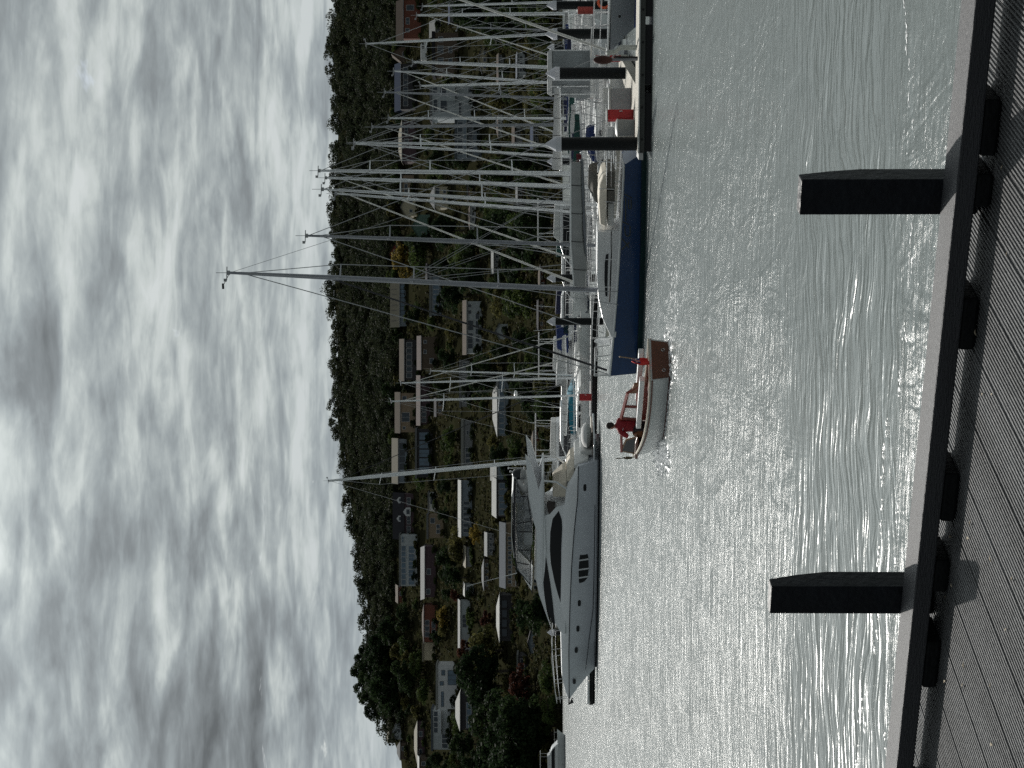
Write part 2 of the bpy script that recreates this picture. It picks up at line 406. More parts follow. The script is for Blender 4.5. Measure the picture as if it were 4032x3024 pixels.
def mesh_quads(name, V, tint, m_):
    n = len(V) // 4; me = bpy.data.meshes.new(name)
    me.vertices.add(len(V)); me.vertices.foreach_set('co', V.astype(np.float32).ravel())
    me.loops.add(4 * n); me.loops.foreach_set('vertex_index', np.arange(4 * n, dtype=np.int32))
    me.polygons.add(n); me.polygons.foreach_set('loop_start', np.arange(0, 4 * n, 4, dtype=np.int32))
    at = me.attributes.new('tint', 'FLOAT', 'FACE'); at.data.foreach_set('value', tint.astype(np.float32))
    me.materials.append(m_); me.update(calc_edges=True); me.validate()
    return me
def crown_pts(rng, h, w, lobes, n, flat=1.0, top=False):
    """points of a crown h tall and w wide, its base at z = 0: lobes with gaps between them"""
    C = []; k = 0
    while len(C) < lobes and k < 400:
        k += 1
        u = rng.normal(size=3); u /= np.linalg.norm(u)
        rr = 0.30 + 0.62 * rng.random() ** 0.6
        c = np.array([u[0] * w / 2 * rr, u[1] * w / 2 * rr, h * 0.52 + u[2] * h * 0.42 * rr])
        if top and c[2] < h * 0.35: continue
        C.append((c, (0.16 + 0.14 * rng.random()) * min(w, h * 1.2)))
    per = n // len(C); P = []; Nn = []; T = []
    for c, r_ in C:
        d = rng.normal(size=(per, 3)); d /= np.linalg.norm(d, axis=1)[:, None]
        d[:, 2] = np.where(d[:, 2] < -0.35, -d[:, 2], d[:, 2])
        rad = r_ * (0.62 + 0.48 * rng.random(per))[:, None]
        P.append(c + d * rad * np.array([1, 1, 0.72 * flat])); Nn.append(d); T.append(np.full(per, rng.random()) + 0.25 * rng.random(per))
    P = np.concatenate(P); Nn = np.concatenate(Nn); T = np.concatenate(T)
    P[:, 2] -= P[:, 2].min() * 0.9
    return P, Nn, T
LM_bush = leaf_mat('eucalypt bush leaves', [(0.011, 0.018, 0.012), (0.016, 0.025, 0.015), (0.023, 0.030, 0.017), (0.033, 0.038, 0.020)])
LM = {
 'dark': leaf_mat('dark green leaves', [(0.012, 0.022, 0.010), (0.018, 0.032, 0.014), (0.030, 0.046, 0.018)]),
 'mid': leaf_mat('mid green leaves', [(0.022, 0.036, 0.014), (0.040, 0.062, 0.020), (0.065, 0.085, 0.025)]),
 'olive': leaf_mat('olive leaves', [(0.040, 0.044, 0.018), (0.070, 0.070, 0.026), (0.10, 0.095, 0.034)]),
 'yellow': leaf_mat('yellow autumn leaves', [(0.07, 0.06, 0.018), (0.15, 0.115, 0.03), (0.26, 0.19, 0.045)]),
 'russet': leaf_mat('russet leaves', [(0.035, 0.016, 0.012), (0.06, 0.025, 0.018), (0.08, 0.035, 0.02)]),
}
# bush covering the top of the hill: reads as one mass
def make_bush():
    rng = np.random.default_rng(11); VV = []; TT = []; cnt = 0
    for Y in np.arange(-330, 3330, 27.0):
        xs = skyX(Y)
        low = 1545 + 12 * math.sin(Y / 90.0) if Y < 2140 else (1545 - (Y - 2140) * 0.05 if Y < 2760 else 1560)
        X = xs + 22; first = True
        while X < low:
            yj = Y + rng.uniform(-16, 16); base = X + 28 * (0.6 + 0.8 * rng.random())
            p = HP(min(base, 1600), yj)
            h = rng.uniform(7.5, 13.0) if not first else rng.uniform(7.5, 10.5); w = h * rng.uniform(0.85, 1.3)
            nq = 520 if X < xs + 60 else 380
            P, Nn, T = crown_pts(rng, h * 0.85, w, 9, nq, top=first)
            P = P + np.array([p.x, p.y, p.z - 1.0 + (h * 0.28 if first else 0)]); T = T * 0.5 + rng.random() * 0.55
            V, t_ = leaf_quads(rng, P, Nn, 0.38 if not first else 0.32, T); VV.append(V); TT.append(t_); cnt += 1
            X += 17 + 9 * rng.random(); first = False
    me = mesh_quads('bush', np.concatenate(VV), np.concatenate(TT), LM_bush)
    o = bpy.data.objects.new('forest', me); COL.objects.link(o)
    tag(o, 'dark bush forest covering the top of the hill behind the houses', 'forest', kind='stuff')
    print('bush trees', cnt)
make_bush()
# undergrowth filling the gardens
def make_undergrowth():
    rng = np.random.default_rng(5); VV = []; TT = []
    for _ in range(9500):
        Y = rng.uniform(-200, 3230); X = rng.uniform(1548, 2216)
        if X < skyX(Y) + 40: continue
        if 1535 < X < 1582 and Y < 2100 and rng.random() < 0.75: continue
        p = HP(X, Y); h = rng.uniform(0.8, 3.0); w = h * rng.uniform(1.0, 2.2)
        P, Nn, T = crown_pts(rng, h, w, 4, 48); P = P + np.array([p.x, p.y, p.z - 0.4])
        V, t_ = leaf_quads(rng, P, Nn, 0.30, T * 0.6 + rng.random() * 0.6); VV.append(V); TT.append(t_)
    m_ = leaf_mat('garden shrub leaves', [(0.014, 0.024, 0.010), (0.030, 0.040, 0.016), (0.045, 0.045, 0.020), (0.062, 0.052, 0.027)])
    me = mesh_quads('shrubs', np.concatenate(VV), np.concatenate(TT), m_)
    o = bpy.data.objects.new('undergrowth', me); COL.objects.link(o)
    tag(o, 'dense garden shrubs and undergrowth between the houses on the hillside', 'undergrowth', kind='stuff')
make_undergrowth()

# ------------------------------------------------------------------ the houses on the hillside
WALL = {
 'brick': (0.16, 0.055, 0.035), 'brown': (0.10, 0.075, 0.055), 'cream': (0.42, 0.38, 0.28), 'white': (0.60, 0.62, 0.64), 'grey': (0.22, 0.23, 0.24),
 'bluegrey': (0.20, 0.24, 0.28), 'green': (0.10, 0.17, 0.14), 'tan': (0.26, 0.20, 0.14), 'dark': (0.035, 0.035, 0.04), 'pale': (0.40, 0.44, 0.46),
 'pink': (0.42, 0.30, 0.26), 'plum': (0.08, 0.05, 0.06), 'red': (0.20, 0.04, 0.035)}
ROOF = {
 'white': (0.25, 0.26, 0.25), 'cream': (0.20, 0.185, 0.145), 'brown': (0.07, 0.055, 0.045), 'grey': (0.16, 0.165, 0.17), 'navy': (0.02, 0.035, 0.07),
 'dark': (0.03, 0.03, 0.035), 'green': (0.06, 0.11, 0.085), 'tan': (0.085, 0.07, 0.055), 'pale': (0.17, 0.18, 0.18), 'bluegrey': (0.09, 0.105, 0.125), 'pink': (0.12, 0.10, 0.095)}
def wm(c): return MM('wall ' + c, WALL[c], 0.85, var=0.12, scale=0.8)
def rm_(c): return MM('roof ' + c, ROOF[c], 0.78 if c in ('white', 'cream', 'pale') else 0.85, var=0.12, scale=0.7, stretch=(3, 0.4, 1), spec={'white': .14, 'cream': .06, 'pale': .07}.get(c, 0.05))
frame_w = MM('white window frame', (0.55, 0.56, 0.57), 0.5)
frame_d = MM('dark window frame', (0.03, 0.03, 0.035), 0.5)
HOUSES = []
def house(Y0, Y1, Xt, Xe, Xb, roof, wall, kind, wins, short, label, glassm=None, fr=None, dep=9.0, skew=0.0, base=4.0, extra=None):
    """pixels of the photograph: Y0..Y1 across, roof top Xt, eave Xe, base Xb (larger X is lower)"""
    Yc = (Y0 + Y1) / 2; d = hd(Xb); s = d / F; o = W(Xb, Yc, d)
    w = (Y1 - Y0) * s; hw_ = (Xb - Xe) * s; hr = max((Xe - Xt) * s, 0.25)
    e = empty('house', o, 0, label, 'house')
    HOUSES.append((Y0, Y1, min(Xt, Xe), Xb, short))
    gm = glassm or glass; fm = fr or frame_w
    b = MB()
    if kind == 'front':
        b.prism([(-w / 2, -base), (w / 2, -base), (w / 2, hw_), (0, hw_ + hr), (-w / 2, hw_)], 0, dep)
    else:
        b.box((0, dep / 2, (hw_ - base) / 2), (w, dep, hw_ + base))
    b.build('wall', wm(wall), e)
    ov = 0.45; r_ = MB()
    if kind == 'side':
        r_.prism([(-ov, hw_ - 0.02), (-ov, hw_ + 0.16), (dep / 2, hw_ + hr), (dep + ov, hw_ + 0.16), (dep + ov, hw_ - 0.02), (dep / 2, hw_ + hr - 0.24)], -w / 2 - ov, w / 2 + ov, axis='x')
        r_.prism([(0.02, hw_), (dep / 2, hw_ + hr - 0.25), (dep - 0.02, hw_)], -w / 2 + 0.05, w / 2 - 0.05, axis='x')
    elif kind == 'hip':
        i_ = min(w * 0.28, dep * 0.6)
        r_.add([(-w / 2 - ov, -ov, hw_), (w / 2 + ov, -ov, hw_), (w / 2 + ov, dep + ov, hw_), (-w / 2 - ov, dep + ov, hw_),
                (-w / 2 - ov, -ov, hw_ + .15), (w / 2 + ov, -ov, hw_ + .15), (w / 2 + ov, dep + ov, hw_ + .15), (-w / 2 - ov, dep + ov, hw_ + .15),
                (-w / 2 + i_, dep / 2, hw_ + hr), (w / 2 - i_, dep / 2, hw_ + hr)],
               [(3, 2, 1, 0), (0, 1, 5, 4), (1, 2, 6, 5), (2, 3, 7, 6), (3, 0, 4, 7), (4, 5, 9, 8), (5, 6, 9), (6, 7, 8, 9), (7, 4, 8)])
    elif kind == 'front':
        for sx in (-1, 1):
            r_.prism([(sx * 0.0, hw_ + hr + 0.22), (sx * 0.0, hw_ + hr + 0.03), (sx * (w / 2 + ov), hw_ - hr * ov / (w / 2) + 0.03), (sx * (w / 2 + ov), hw_ - hr * ov / (w / 2) + 0.22)], -ov, dep)
    elif kind == 'flat':
        r_.box((0, dep / 2, hw_ + hr / 2), (w + 2 * ov, dep + 2 * ov, hr))
    elif kind == 'mono':
        r_.prism([(-ov, hw_ + 0.02), (-ov, hw_ + 0.2), (dep + ov, hw_ + hr + 0.2), (dep + ov, hw_ + hr)], -w / 2 - ov, w / 2 + ov, axis='x')
        r_.prism([(0, hw_), (dep, hw_ + hr - 0.1), (dep, hw_)], -w / 2, w / 2, axis='x')
    if skew:
        r_.v = [(x + skew * max(0.0, (z - hw_) / max(hr, .1)), y, z) for x, y, z in r_.v]
    r_.build('roof', rm_(roof), e)
    if kind in ('side', 'hip') and w > 6:
        g_ = MB(); g_.box((0, -ov - 0.06, hw_ + 0.02), (w + 0.9, 0.12, 0.14)); g_.build('gutter', frame_w if roof != 'dark' else frame_d, e)
    for (y0, y1, x0, x1) in wins:          # pixel boxes
        cx = (Yc - (y0 + y1) / 2) * s; cz = (Xb - (x0 + x1) / 2) * s; ww = abs(y1 - y0) * s; wh = abs(x1 - x0) * s
        f = MB(); t = 0.10
        for zz in (-1, 1): f.box((cx, -0.05, cz + zz * (wh / 2)), (ww + 2 * t, 0.16, t))
        for xx in (-1, 1): f.box((cx + xx * (ww / 2 + t / 2), -0.05, cz), (t, 0.15, wh - t))
        nm = max(0, int(round(ww / 1.6)) - 1)
        for k in range(nm): f.box((cx - ww / 2 + ww * (k + 1) / (nm + 1), -0.05, cz), (t * 0.8, 0.12, wh - t))
        fo = f.build('window', fm, e)
        p = MB(); p.box((cx, -0.02, cz), (ww, 0.06, wh)); p.build('pane', gm, fo)
    if extra: extra(e, w, hw_, hr, s, Yc, Xb)
    return e
def row(y0, y1, x0, x1, n, gap=0.25):
    st = (y1 - y0) / n
    return [(y0 + st * k + st * gap / 2, y0 + st * (k + 1) - st * gap / 2, x0, x1) for k in range(n)]
def balcony(x0, x1, y0, y1, solid=False, mname='white'):
    """a balcony slab and rail; x0 rail top, x1 floor"""
    def f(e, w, hw_, hr, s, Yc, Xb):
        a, b = (Yc - y1) * s, (Yc - y0) * s; zf, zt = (Xb - x1) * s, (Xb - x0) * s
        m = MB(); m.box(((a + b) / 2, -0.9, zf - 0.1), (b - a, 1.8, 0.2))
        if solid: m.box(((a + b) / 2, -1.75, (zf + zt) / 2), (b - a, 0.1, zt - zf))
        else:
            m.box(((a + b) / 2, -1.75, zt), (b - a, 0.1, 0.1)); n = max(2, int((b - a) / 1.2))
            for k in range(n + 1): m.box((a + (b - a) * k / n, -1.75, (zf + zt) / 2), (0.07, 0.07, zt - zf))
        m.build('balcony', wm(mname), e)
    return f
def chimney(e, w, hw_, hr, s, Yc, Xb):
    m = MB(); m.box((w * 0.22, 5.4, hw_ + hr * 0.8 + 0.5), (0.9, 0.9, 2.0)); m.build('chimney', wm('brick'), e)
def dormers(e, w, hw_, hr, s, Yc, Xb):
    for (Y, x0, x1, ww) in ((1970, 1560, 1583, 24), (2043, 1560, 1583, 24), (2015, 1587, 1617, 34)):
        cx = (Yc - Y) * s; z0, z1 = (Xb - x1) * s, (Xb - x0) * s; h_ = z1 - z0; w_ = ww * s; y = -0.6 if x0 > 1580 else 1.0
        d = MB(); d.prism([(cx - w_ / 2, z0), (cx + w_ / 2, z0), (cx + w_ / 2, z0 + h_ * .6), (cx, z1), (cx - w_ / 2, z0 + h_ * .6)], y, y + 3.5)
        o = d.build('dormer', wm('white'), e); g_ = MB(); g_.box((cx, y - 0.02, z0 + h_ * .34), (w_ * .55, 0.06, h_ * .42)); g_.build('window', glass, o)
def panels(n):
    def f(e, w, hw_, hr, s, Yc, Xb):
        for k in range(n):
            m = MB(); m.box((-w / 2 + w * (k + 1) / (n + 1), 2.0, hw_ + hr * 0.52 + 0.10), (0.16, 4.0, 0.08), rm=Matrix.Rotation(math.atan2(hr, 4.5), 3, 'X')); m.build('roof_seam', frame_d, e)
    return f
house(0, 152, 1555, 1588, 1655, 'brown', 'brick', 'side', [(70, 95, 1598, 1612), (112, 126, 1596, 1612), (20, 40, 1600, 1630)], 'the red brick house', 'red brick house with a wide brown roof high on the hill')
house(186, 238, 1541, 1574, 1606, 'brown', 'brown', 'front', [(205, 220, 1584, 1598)], 'the small brown gable', 'small brown gabled house standing under the bush')
house(250, 430, 1549, 1578, 1640, 'navy', 'dark', 'side', row(262, 420, 1588, 1606, 6), 'the navy roofed house', 'dark house with a long navy blue roof below the bush', fr=frame_w)
house(80, 136, 1688, 1716, 1736, 'pale', 'grey', 'mono', [], 'the pale green shed', 'small shed with a tilted pale grey green roof', dep=5)
house(128, 292, 1700, 1712, 1803, 'dark', 'brown', 'flat', [(180, 208, 1723, 1745), (228, 246, 1723, 1745), (186, 208, 1766, 1780), (145, 165, 1726, 1744), (232, 250, 1766, 1780)], 'the two storey brown house', 'two storey brown brick house with white framed windows')
house(335, 470, 1692, 1699, 1868, 'grey', 'pale', 'flat', row(340, 372, 1704, 1722, 2) + [(340, 372, 1732, 1758), (392, 440, 1706, 1722), (396, 440, 1734, 1760), (405, 460, 1806, 1816)] + row(342, 392, 1843, 1858, 2), 'the three storey pale house', 'three storey pale flat roofed house with framed balconies', extra=balcony(1758, 1790, 335, 400, True, 'pale'))
house(470, 622, 1790, 1796, 1892, 'bluegrey', 'bluegrey', 'flat', row(478, 610, 1802, 1822, 6) + row(478, 610, 1842, 1862, 4), 'the blue grey balcony house', 'blue grey two storey house with a full width balcony', extra=balcony(1826, 1836, 472, 620, False, 'pale'))
house(476, 636, 1565, 1583, 1640, 'cream', 'plum', 'hip', [(500, 530, 1592, 1606), (490, 506, 1615, 1630), (545, 560, 1592, 1608)], 'the cream hipped roof', 'plum walled house under a bright cream hipped roof')
house(735, 818, 1690, 1712, 1772, 'grey', 'cream', 'hip', [(715 + 25, 765, 1715, 1730), (775, 792, 1744, 1754), (748, 760, 1745, 1756)], 'the cream bungalow', 'cream rendered bungalow with a grey roof and two windows')
house(690, 775, 1578, 1584, 1628, 'grey', 'tan', 'flat', row(700, 765, 1592, 1604, 3), 'the flat roofed tan house', 'tan house with a flat grey roof at the edge of the bush')
house(780, 850, 1577, 1596, 1648, 'grey', 'cream', 'front', [(790, 800, 1612, 1624), (825, 836, 1612, 1624)], 'the cream gabled house', 'tall cream gabled house with two dark windows')
house(845, 940, 1621, 1650, 1692, 'green', 'green', 'front', [(914, 928, 1661, 1668)], 'the green gabled house', 'green weatherboard gabled house beside the yellow tree')
house(722, 782, 1838, 1843, 1862, 'grey', 'pink', 'flat', [(730, 742, 1848, 1856)], 'the pink garden wall house', 'low pink walled cottage half hidden by shrubs', dep=5)
house(966, 1038, 1533, 1552, 1566, 'brown', 'red', 'front', [(985, 997, 1550, 1558), (1008, 1020, 1550, 1558)], 'the dark red gable', 'small dark red gabled house right under the bush')
house(1117, 1284, 1532, 1573, 1600, 'cream', 'bluegrey', 'side', row(1122, 1240, 1576, 1594, 7, 0.12), 'the big cream roof', 'house with a tall cream metal roof and glazed front wall', glassm=bglass, fr=frame_d, extra=panels(7))
house(1090, 1242, 1690, 1700, 1736, 'pale', 'bluegrey', 'flat', row(1120, 1236, 1704, 1728, 6, 0.15), 'the long glazed house', 'long glass fronted house with a thin pale roof', glassm=bglass, fr=frame_w)
house(1040, 1112, 1672, 1684, 1712, 'dark', 'dark', 'side', [(1052, 1068, 1690, 1702)], 'the dark roofed cabin', 'dark cabin with a low roof next to the long glass house', dep=6)
house(1186, 1392, 1818, 1838, 1896, 'tan', 'pale', 'side', [(1198, 1210, 1842, 1856), (1222, 1236, 1842, 1856), (1262, 1300, 1842, 1864), (1312, 1372, 1842, 1862)] + row(1230, 1380, 1872, 1888, 5), 'the grey and tan house', 'wide pale grey house with a tan roof and lower windows')
house(1276, 1334, 1950, 1966, 1998, 'pale', 'pale', 'front', [(1296, 1306, 1972, 1981)], 'the pale boat store', 'small pale gabled store with one round dark window', dep=5)
house(1338, 1497, 1568, 1592, 1648, 'tan', 'dark', 'side', row(1345, 1490, 1600, 1622, 6), 'the long tan roof', 'dark walled house with a long tan tiled roof', glassm=glass)
house(1326, 1452, 1637, 1659, 1724, 'pink', 'brown', 'side', [(1411, 1431, 1692, 1707), (1340, 1352, 1668, 1680), (1378, 1392, 1668, 1680)], 'the pinkish roofed house', 'grey brown house with a pinkish roof and small white window')
house(1482, 1672, 1635, 1656, 1692, 'pink', 'plum', 'side', row(1490, 1520, 1662, 1680, 2) + row(1600, 1665, 1660, 1678, 3), 'the long rose roof', 'low brick house with a long rose grey roof')
house(1548, 1702, 1550, 1576, 1640, 'tan', 'tan', 'side', [(1560, 1575, 1584, 1600), (1625, 1660, 1582, 1612), (1680, 1690, 1586, 1596)], 'the tan house', 'tan rendered house under a long brown tiled roof')
house(1420, 1602, 1808, 1815, 1854, 'grey', 'grey', 'flat', [(1428, 1446, 1822, 1838), (1503, 1536, 1822, 1842), (1560, 1590, 1822, 1832)], 'the grey box house', 'modern grey box house with one big framed window')
house(1484, 1716, 1937, 1959, 2004, 'white', 'bluegrey', 'hip', row(1492, 1710, 1964, 1986, 5, 0.1), 'the glass house with the white roof', 'glass walled house with a bright white roof low on the hill', glassm=bglass)
house(1656, 1832, 1815, 1826, 1862, 'white', 'grey', 'flat', [(1695, 1712, 1836, 1846)] + row(1760, 1826, 1832, 1852, 3), 'the thin white roof', 'low grey house with a thin bright white flat roof')
house(1730, 1902, 1538, 1568, 1602, 'cream', 'bluegrey', 'side', row(1742, 1850, 1574, 1592, 4), 'the square cream roof', 'house with a speckled cream roof beneath the dark bush', fr=frame_d)
house(1690, 1880, 1634, 1642, 1702, 'grey', 'dark', 'flat', row(1700, 1870, 1650, 1690, 5, 0.15), 'the dark flat house', 'two storey dark glazed house with a flat roof', glassm=bglass, fr=frame_d)
house(1945, 2122, 1542, 1592, 1628, 'dark', 'plum', 'side', row(1955, 2105, 1602, 1616, 4), 'the slate roofed house', 'dark slate roofed house with three white dormers', extra=dormers)
house(2106, 2308, 1571, 1576, 1642, 'pale', 'pale', 'flat', [(2112, 2136, 1582, 1590)] + row(2148, 2304, 1580, 1598, 7, 0.08) + row(2148, 2304, 1608, 1632, 5, 0.12), 'the long blue glass house', 'long two storey house with blue glass across both floors', glassm=bglass)
house(1896, 2112, 1800, 1817, 1858, 'white', 'bluegrey', 'side', row(1970, 2100, 1824, 1848, 6, 0.35), 'the white roofed villa', 'pale blue villa with a long bright white roof')
house(1940, 2012, 1684, 1689, 1716, 'grey', 'white', 'flat', [(1950, 1985, 1694, 1708)], 'the small white house', 'small white house with one wide window', dep=6)
house(2028, 2118, 1679, 1687, 1746, 'grey', 'tan', 'flat', [(2040, 2060, 1694, 1712), (2066, 2080, 1718, 1732), (2086, 2100, 1718, 1732)], 'the arched tan house', 'tan two storey house with small arched windows')
house(2152, 2352, 1652, 1673, 1716, 'pale', 'plum', 'side', [(2320, 2340, 1678, 1694), (2240, 2262, 1680, 1696)], 'the long pale roof', 'house with a long pale grey sloping roof over dark walls', skew=-1.2)
house(1832, 1890, 1928, 1957, 2002, 'white', 'bluegrey', 'side', row(1836, 1886, 1962, 1996, 2), 'the narrow white roof', 'narrow glazed annexe with a white roof beside a bigger one', glassm=bglass)
house(1892, 2036, 1934, 1956, 2004, 'white', 'dark', 'side', row(1900, 2030, 1964, 1998, 5, 0.2), 'the dark glazed house', 'dark glazed house with white frames and a white pitched roof', glassm=bglass, skew=0.8)
house(2064, 2312, 1964, 1992, 2040, 'bluegrey', 'tan', 'side', row(2110, 2300, 2000, 2014, 10, 0.4), 'the long blue roof', 'long low house with a blue grey roof behind the white motor yacht', extra=balcony(2016, 2030, 2070, 2305, False, 'white'))
house(2156, 2232, 1822, 1836, 1862, 'cream', 'grey', 'mono', [(2170, 2190, 1842, 1852)], 'the little cream roof', 'small grey cottage with a thin cream roof between trees', dep=6)
house(2302, 2345, 1822, 1832, 1862, 'white', 'pale', 'mono', [(2310, 2332, 1838, 1852)], 'the small pale cottage', 'small pale cottage with a narrow white roof', dep=6)
house(2384, 2528, 1658, 1669, 1722, 'brown', 'brick', 'hip', row(2440, 2510, 1673, 1690, 3, 0.2) + row(2446, 2506, 1700, 1714, 2), 'the orange brick house', 'orange brick house with a low brown hipped roof', fr=frame_w)
house(2530, 2600, 1662, 1668, 1712, 'cream', 'cream', 'flat', [], 'the blank cream wall', 'cream rendered garage block with no windows facing the water', dep=6)
house(2368, 2564, 1800, 1813, 1849, 'pale', 'pale', 'side', [(2420, 2470, 1820, 1838), (2520, 2536, 1822, 1836)], 'the long grey white house', 'long grey white single storey house with a wide window')
house(2344, 2524, 1952, 1968, 2022, 'white', 'dark', 'hip', row(2360, 2510, 1976, 1996, 4), 'the black walled house', 'black walled house with a pointed white roof', fr=frame_d)
house(2530, 2592, 1916, 1936, 1950, 'white', 'pale', 'mono', [], 'the white shed roof', 'garden shed with a small tilted white roof', dep=5, skew=0.5)
house(2702, 2752, 1916, 1944, 1962, 'cream', 'tan', 'front', [(2716, 2730, 1948, 1956)], 'the cream awning', 'cream gabled boat shed among dense trees', dep=5)
house(2618, 2792, 1716, 1722, 1802, 'white', 'white', 'flat', [(2640, 2658, 1738, 1752), (2640, 2696, 1763, 1796), (2684, 2698, 1732, 1746), (2724, 2782, 1737, 1747)], 'the big white cube house', 'big modern white cube house with a dark glass corner', glassm=bglass, fr=frame_d)
house(2794, 2952, 1697, 1704, 1772, 'bluegrey', 'pale', 'flat', row(2800, 2886, 1708, 1724, 4, 0.12) + row(2890, 2946, 1740, 1762, 3, 0.12), 'the glazed terrace house', 'glazed terrace house stepping down beside the white cube', extra=balcony(1727, 1736, 2798, 2890, False, 'white'))
house(2732, 2874, 1790, 1812, 1892, 'white', 'dark', 'hip', row(2765, 2868, 1836, 1856, 4, 0.15) + row(2765, 2868, 1866, 1886, 3, 0.15), 'the pointed white roof', 'dark glazed house under a brilliant white pointed roof', glassm=bglass, fr=frame_w)
house(2806, 2862, 1904, 1922, 1966, 'tan', 'cream', 'front', [(2818, 2825, 1909, 1916), (2831, 2838, 1909, 1916)], 'the owl eyed gable', 'cream gable end with two round windows side by side')
house(2862, 2936, 1904, 1910, 1968, 'pale', 'grey', 'flat', row(2868, 2930, 1916, 1934, 3, 0.15) + row(2868, 2930, 1944, 1960, 3, 0.15), 'the railed grey house', 'grey two storey house with white balcony rails', extra=balcony(1936, 1943, 2862, 2936, False, 'white'))
house(2842, 3004, 1627, 1644, 1672, 'cream', 'plum', 'hip', [(2880, 2900, 1650, 1662), (2950, 2970, 1650, 1662)], 'the long cream roof', 'dark house with a long narrow cream roof on the open slope')
house(2842, 2926, 1519, 1534, 1548, 'cream', 'brown', 'mono', [], 'the roof on the ridge', 'hilltop house with a tilted cream roof against the sky line trees', dep=6)
house(2850, 2912, 1545, 1560, 1584, 'pale', 'pale', 'front', [(2870, 2884, 1566, 1576)], 'the pale hilltop gable', 'pale gabled house just below the hilltop house')
house(2926, 2990, 1560, 1576, 1600, 'grey', 'brown', 'hip', [(2940, 2956, 1582, 1592)], 'the grey hilltop roof', 'brown cottage with a grey hipped roof near the hilltop', dep=6)
house(2310, 2372, 1553, 1569, 1590, 'tan', 'brick', 'mono', [(2330, 2346, 1574, 1584)], 'the brick cabin', 'brick cabin with a tilted tan roof beside the blue glass house', dep=6)
house(2584, 2744, 2034, 2041, 2078, 'pale', 'dark', 'flat', row(2592, 2736, 2048, 2066, 5, 0.2), 'the boathouse', 'dark boathouse with a thin white roof near the shore', fr=frame_w)
house(2985, 3090, 1640, 1652, 1690, 'white', 'brown', 'side', [(3000, 3014, 1660, 1675)], 'the cut off white roof', 'house with a white roof at the edge of the hillside')
house(2890, 2952, 1990, 2000, 2022, 'tan', 'brown', 'hip', [], 'the small tan roof', 'small brown house with a tan hipped roof above dark trees', dep=6)
house(2840, 2888, 2016 - 90, 1932, 1965, 'tan', 'tan', 'flat', [], 'the tan terrace', 'low tan terrace block below the pointed white roof', dep=4) if False else None

# smaller muted houses half buried in the trees
NBIG = len(HOUSES)
def small_houses():
    rng = random.Random(77); n = 0; tries = 0
    kinds = [('grey', 'brown', 'hip'), ('brown', 'grey', 'side'), ('dark', 'tan', 'side'), ('bluegrey', 'pale', 'mono'), ('grey', 'cream', 'front'), ('tan', 'brick', 'hip'), ('dark', 'bluegrey', 'front'), ('pale', 'grey', 'side'), ('brown', 'white', 'hip'), ('navy', 'grey', 'side')]
    nm = {'hip': 'hipped', 'side': 'pitched', 'mono': 'single slope', 'front': 'gabled'}; used = set()
    while n < 20 and tries < 6000:
        tries += 1; w = rng.uniform(60, 125); h = rng.uniform(26, 42); Y = rng.uniform(-20, 2960); X = rng.uniform(1640, 2150)
        if any(Y + w > a - 8 and Y < b + 8 and X + 6 > c - 10 and X - h < d + 12 for a, b, c, d, _ in HOUSES): continue
        rf, wl_, kd = kinds[n % 10]; best = min(HOUSES[:NBIG], key=lambda t: abs((t[0] + t[1]) / 2 - Y - w / 2) + 1.3 * abs(t[3] - X))
        lb = 'small %s house with a %s %s roof %s %s' % (wl_, rf, nm[kd], 'downhill of' if X > best[3] else 'uphill of', best[4])
        if lb in used or len(lb.split()) > 16: continue
        used.add(lb); k = int(w / 24); xt = X - h; xe = xt + h * (.36 if kd != 'mono' else .22)
        house(Y, Y + w, xt, xe, X, rf, wl_, kd, row(Y + 8, Y + w - 8, xe + 6, xe + 6 + h * .3, k, .5), 'the small %s %s house' % (wl_, nm[kd]), lb, dep=7); n += 1
small_houses()

# campervan parked on the hill road
def van():
    o = W(1687, 202, hd(1687)); e = empty('campervan', o, 0, 'white campervan with one dark window parked on the hill road', 'van')
    m = MB(); m.prism([(-3.6, 0.5), (3.6, 0.5), (3.6, 1.9), (3.1, 2.9), (2.6, 3.1), (-3.4, 3.1), (-3.6, 2.8)], 0, 2.2); m.build('body', white, e, bevel=0.15)
    m = MB(); m.box((1.6, -0.02, 2.2), (1.0, 0.06, 0.9)); m.build('window', dglass, e)
    m = MB(); m.box((3.0, -0.02, 2.2), (0.8, 0.06, 0.7)); m.build('windscreen', dglass, e)
    for x in (-2.2, 2.2):
        m = MB(); m.tube((x, -0.05, 0.45), (x, 0.25, 0.45), 0.45, n=14); m.build('wheel', rubber, e)
van()

# ------------------------------------------------------------------ trees between the houses
bark = MM('bark', (0.06, 0.05, 0.04), 0.9, var=0.3)
def tree_proto(kind, mname, h, w, lobes, nq, seed, size=0.5, flat=1.0):
    rng = np.random.default_rng(seed); e = empty('tree', (0, 0, -500))
    P, Nn, T = crown_pts(rng, h * 0.82, w, lobes, nq, flat)
    V, t_ = leaf_quads(rng, P + np.array([0, 0, h * 0.18]), Nn, size, T)
    me = mesh_quads('crown', V, t_, LM[mname]); c = bpy.data.objects.new('crown', me); COL.objects.link(c); c.parent = e
    m = MB(); rr = h * 0.022; m.tube((0, 0, -1.2), (0.02 * h, 0, h * 0.35), rr * 1.3, rr * 0.8, n=7)
    for k in range(5):
        a = k * 2 * math.pi / 5 + seed; m.tube((0.02 * h, 0, h * 0.3), (math.cos(a) * w * 0.26, math.sin(a) * w * 0.26, h * (0.55 + 0.05 * k)), rr * 0.6, rr * 0.25, n=5)
    m.build('trunk', bark, e, smooth=True)
    return e
PROT = {}
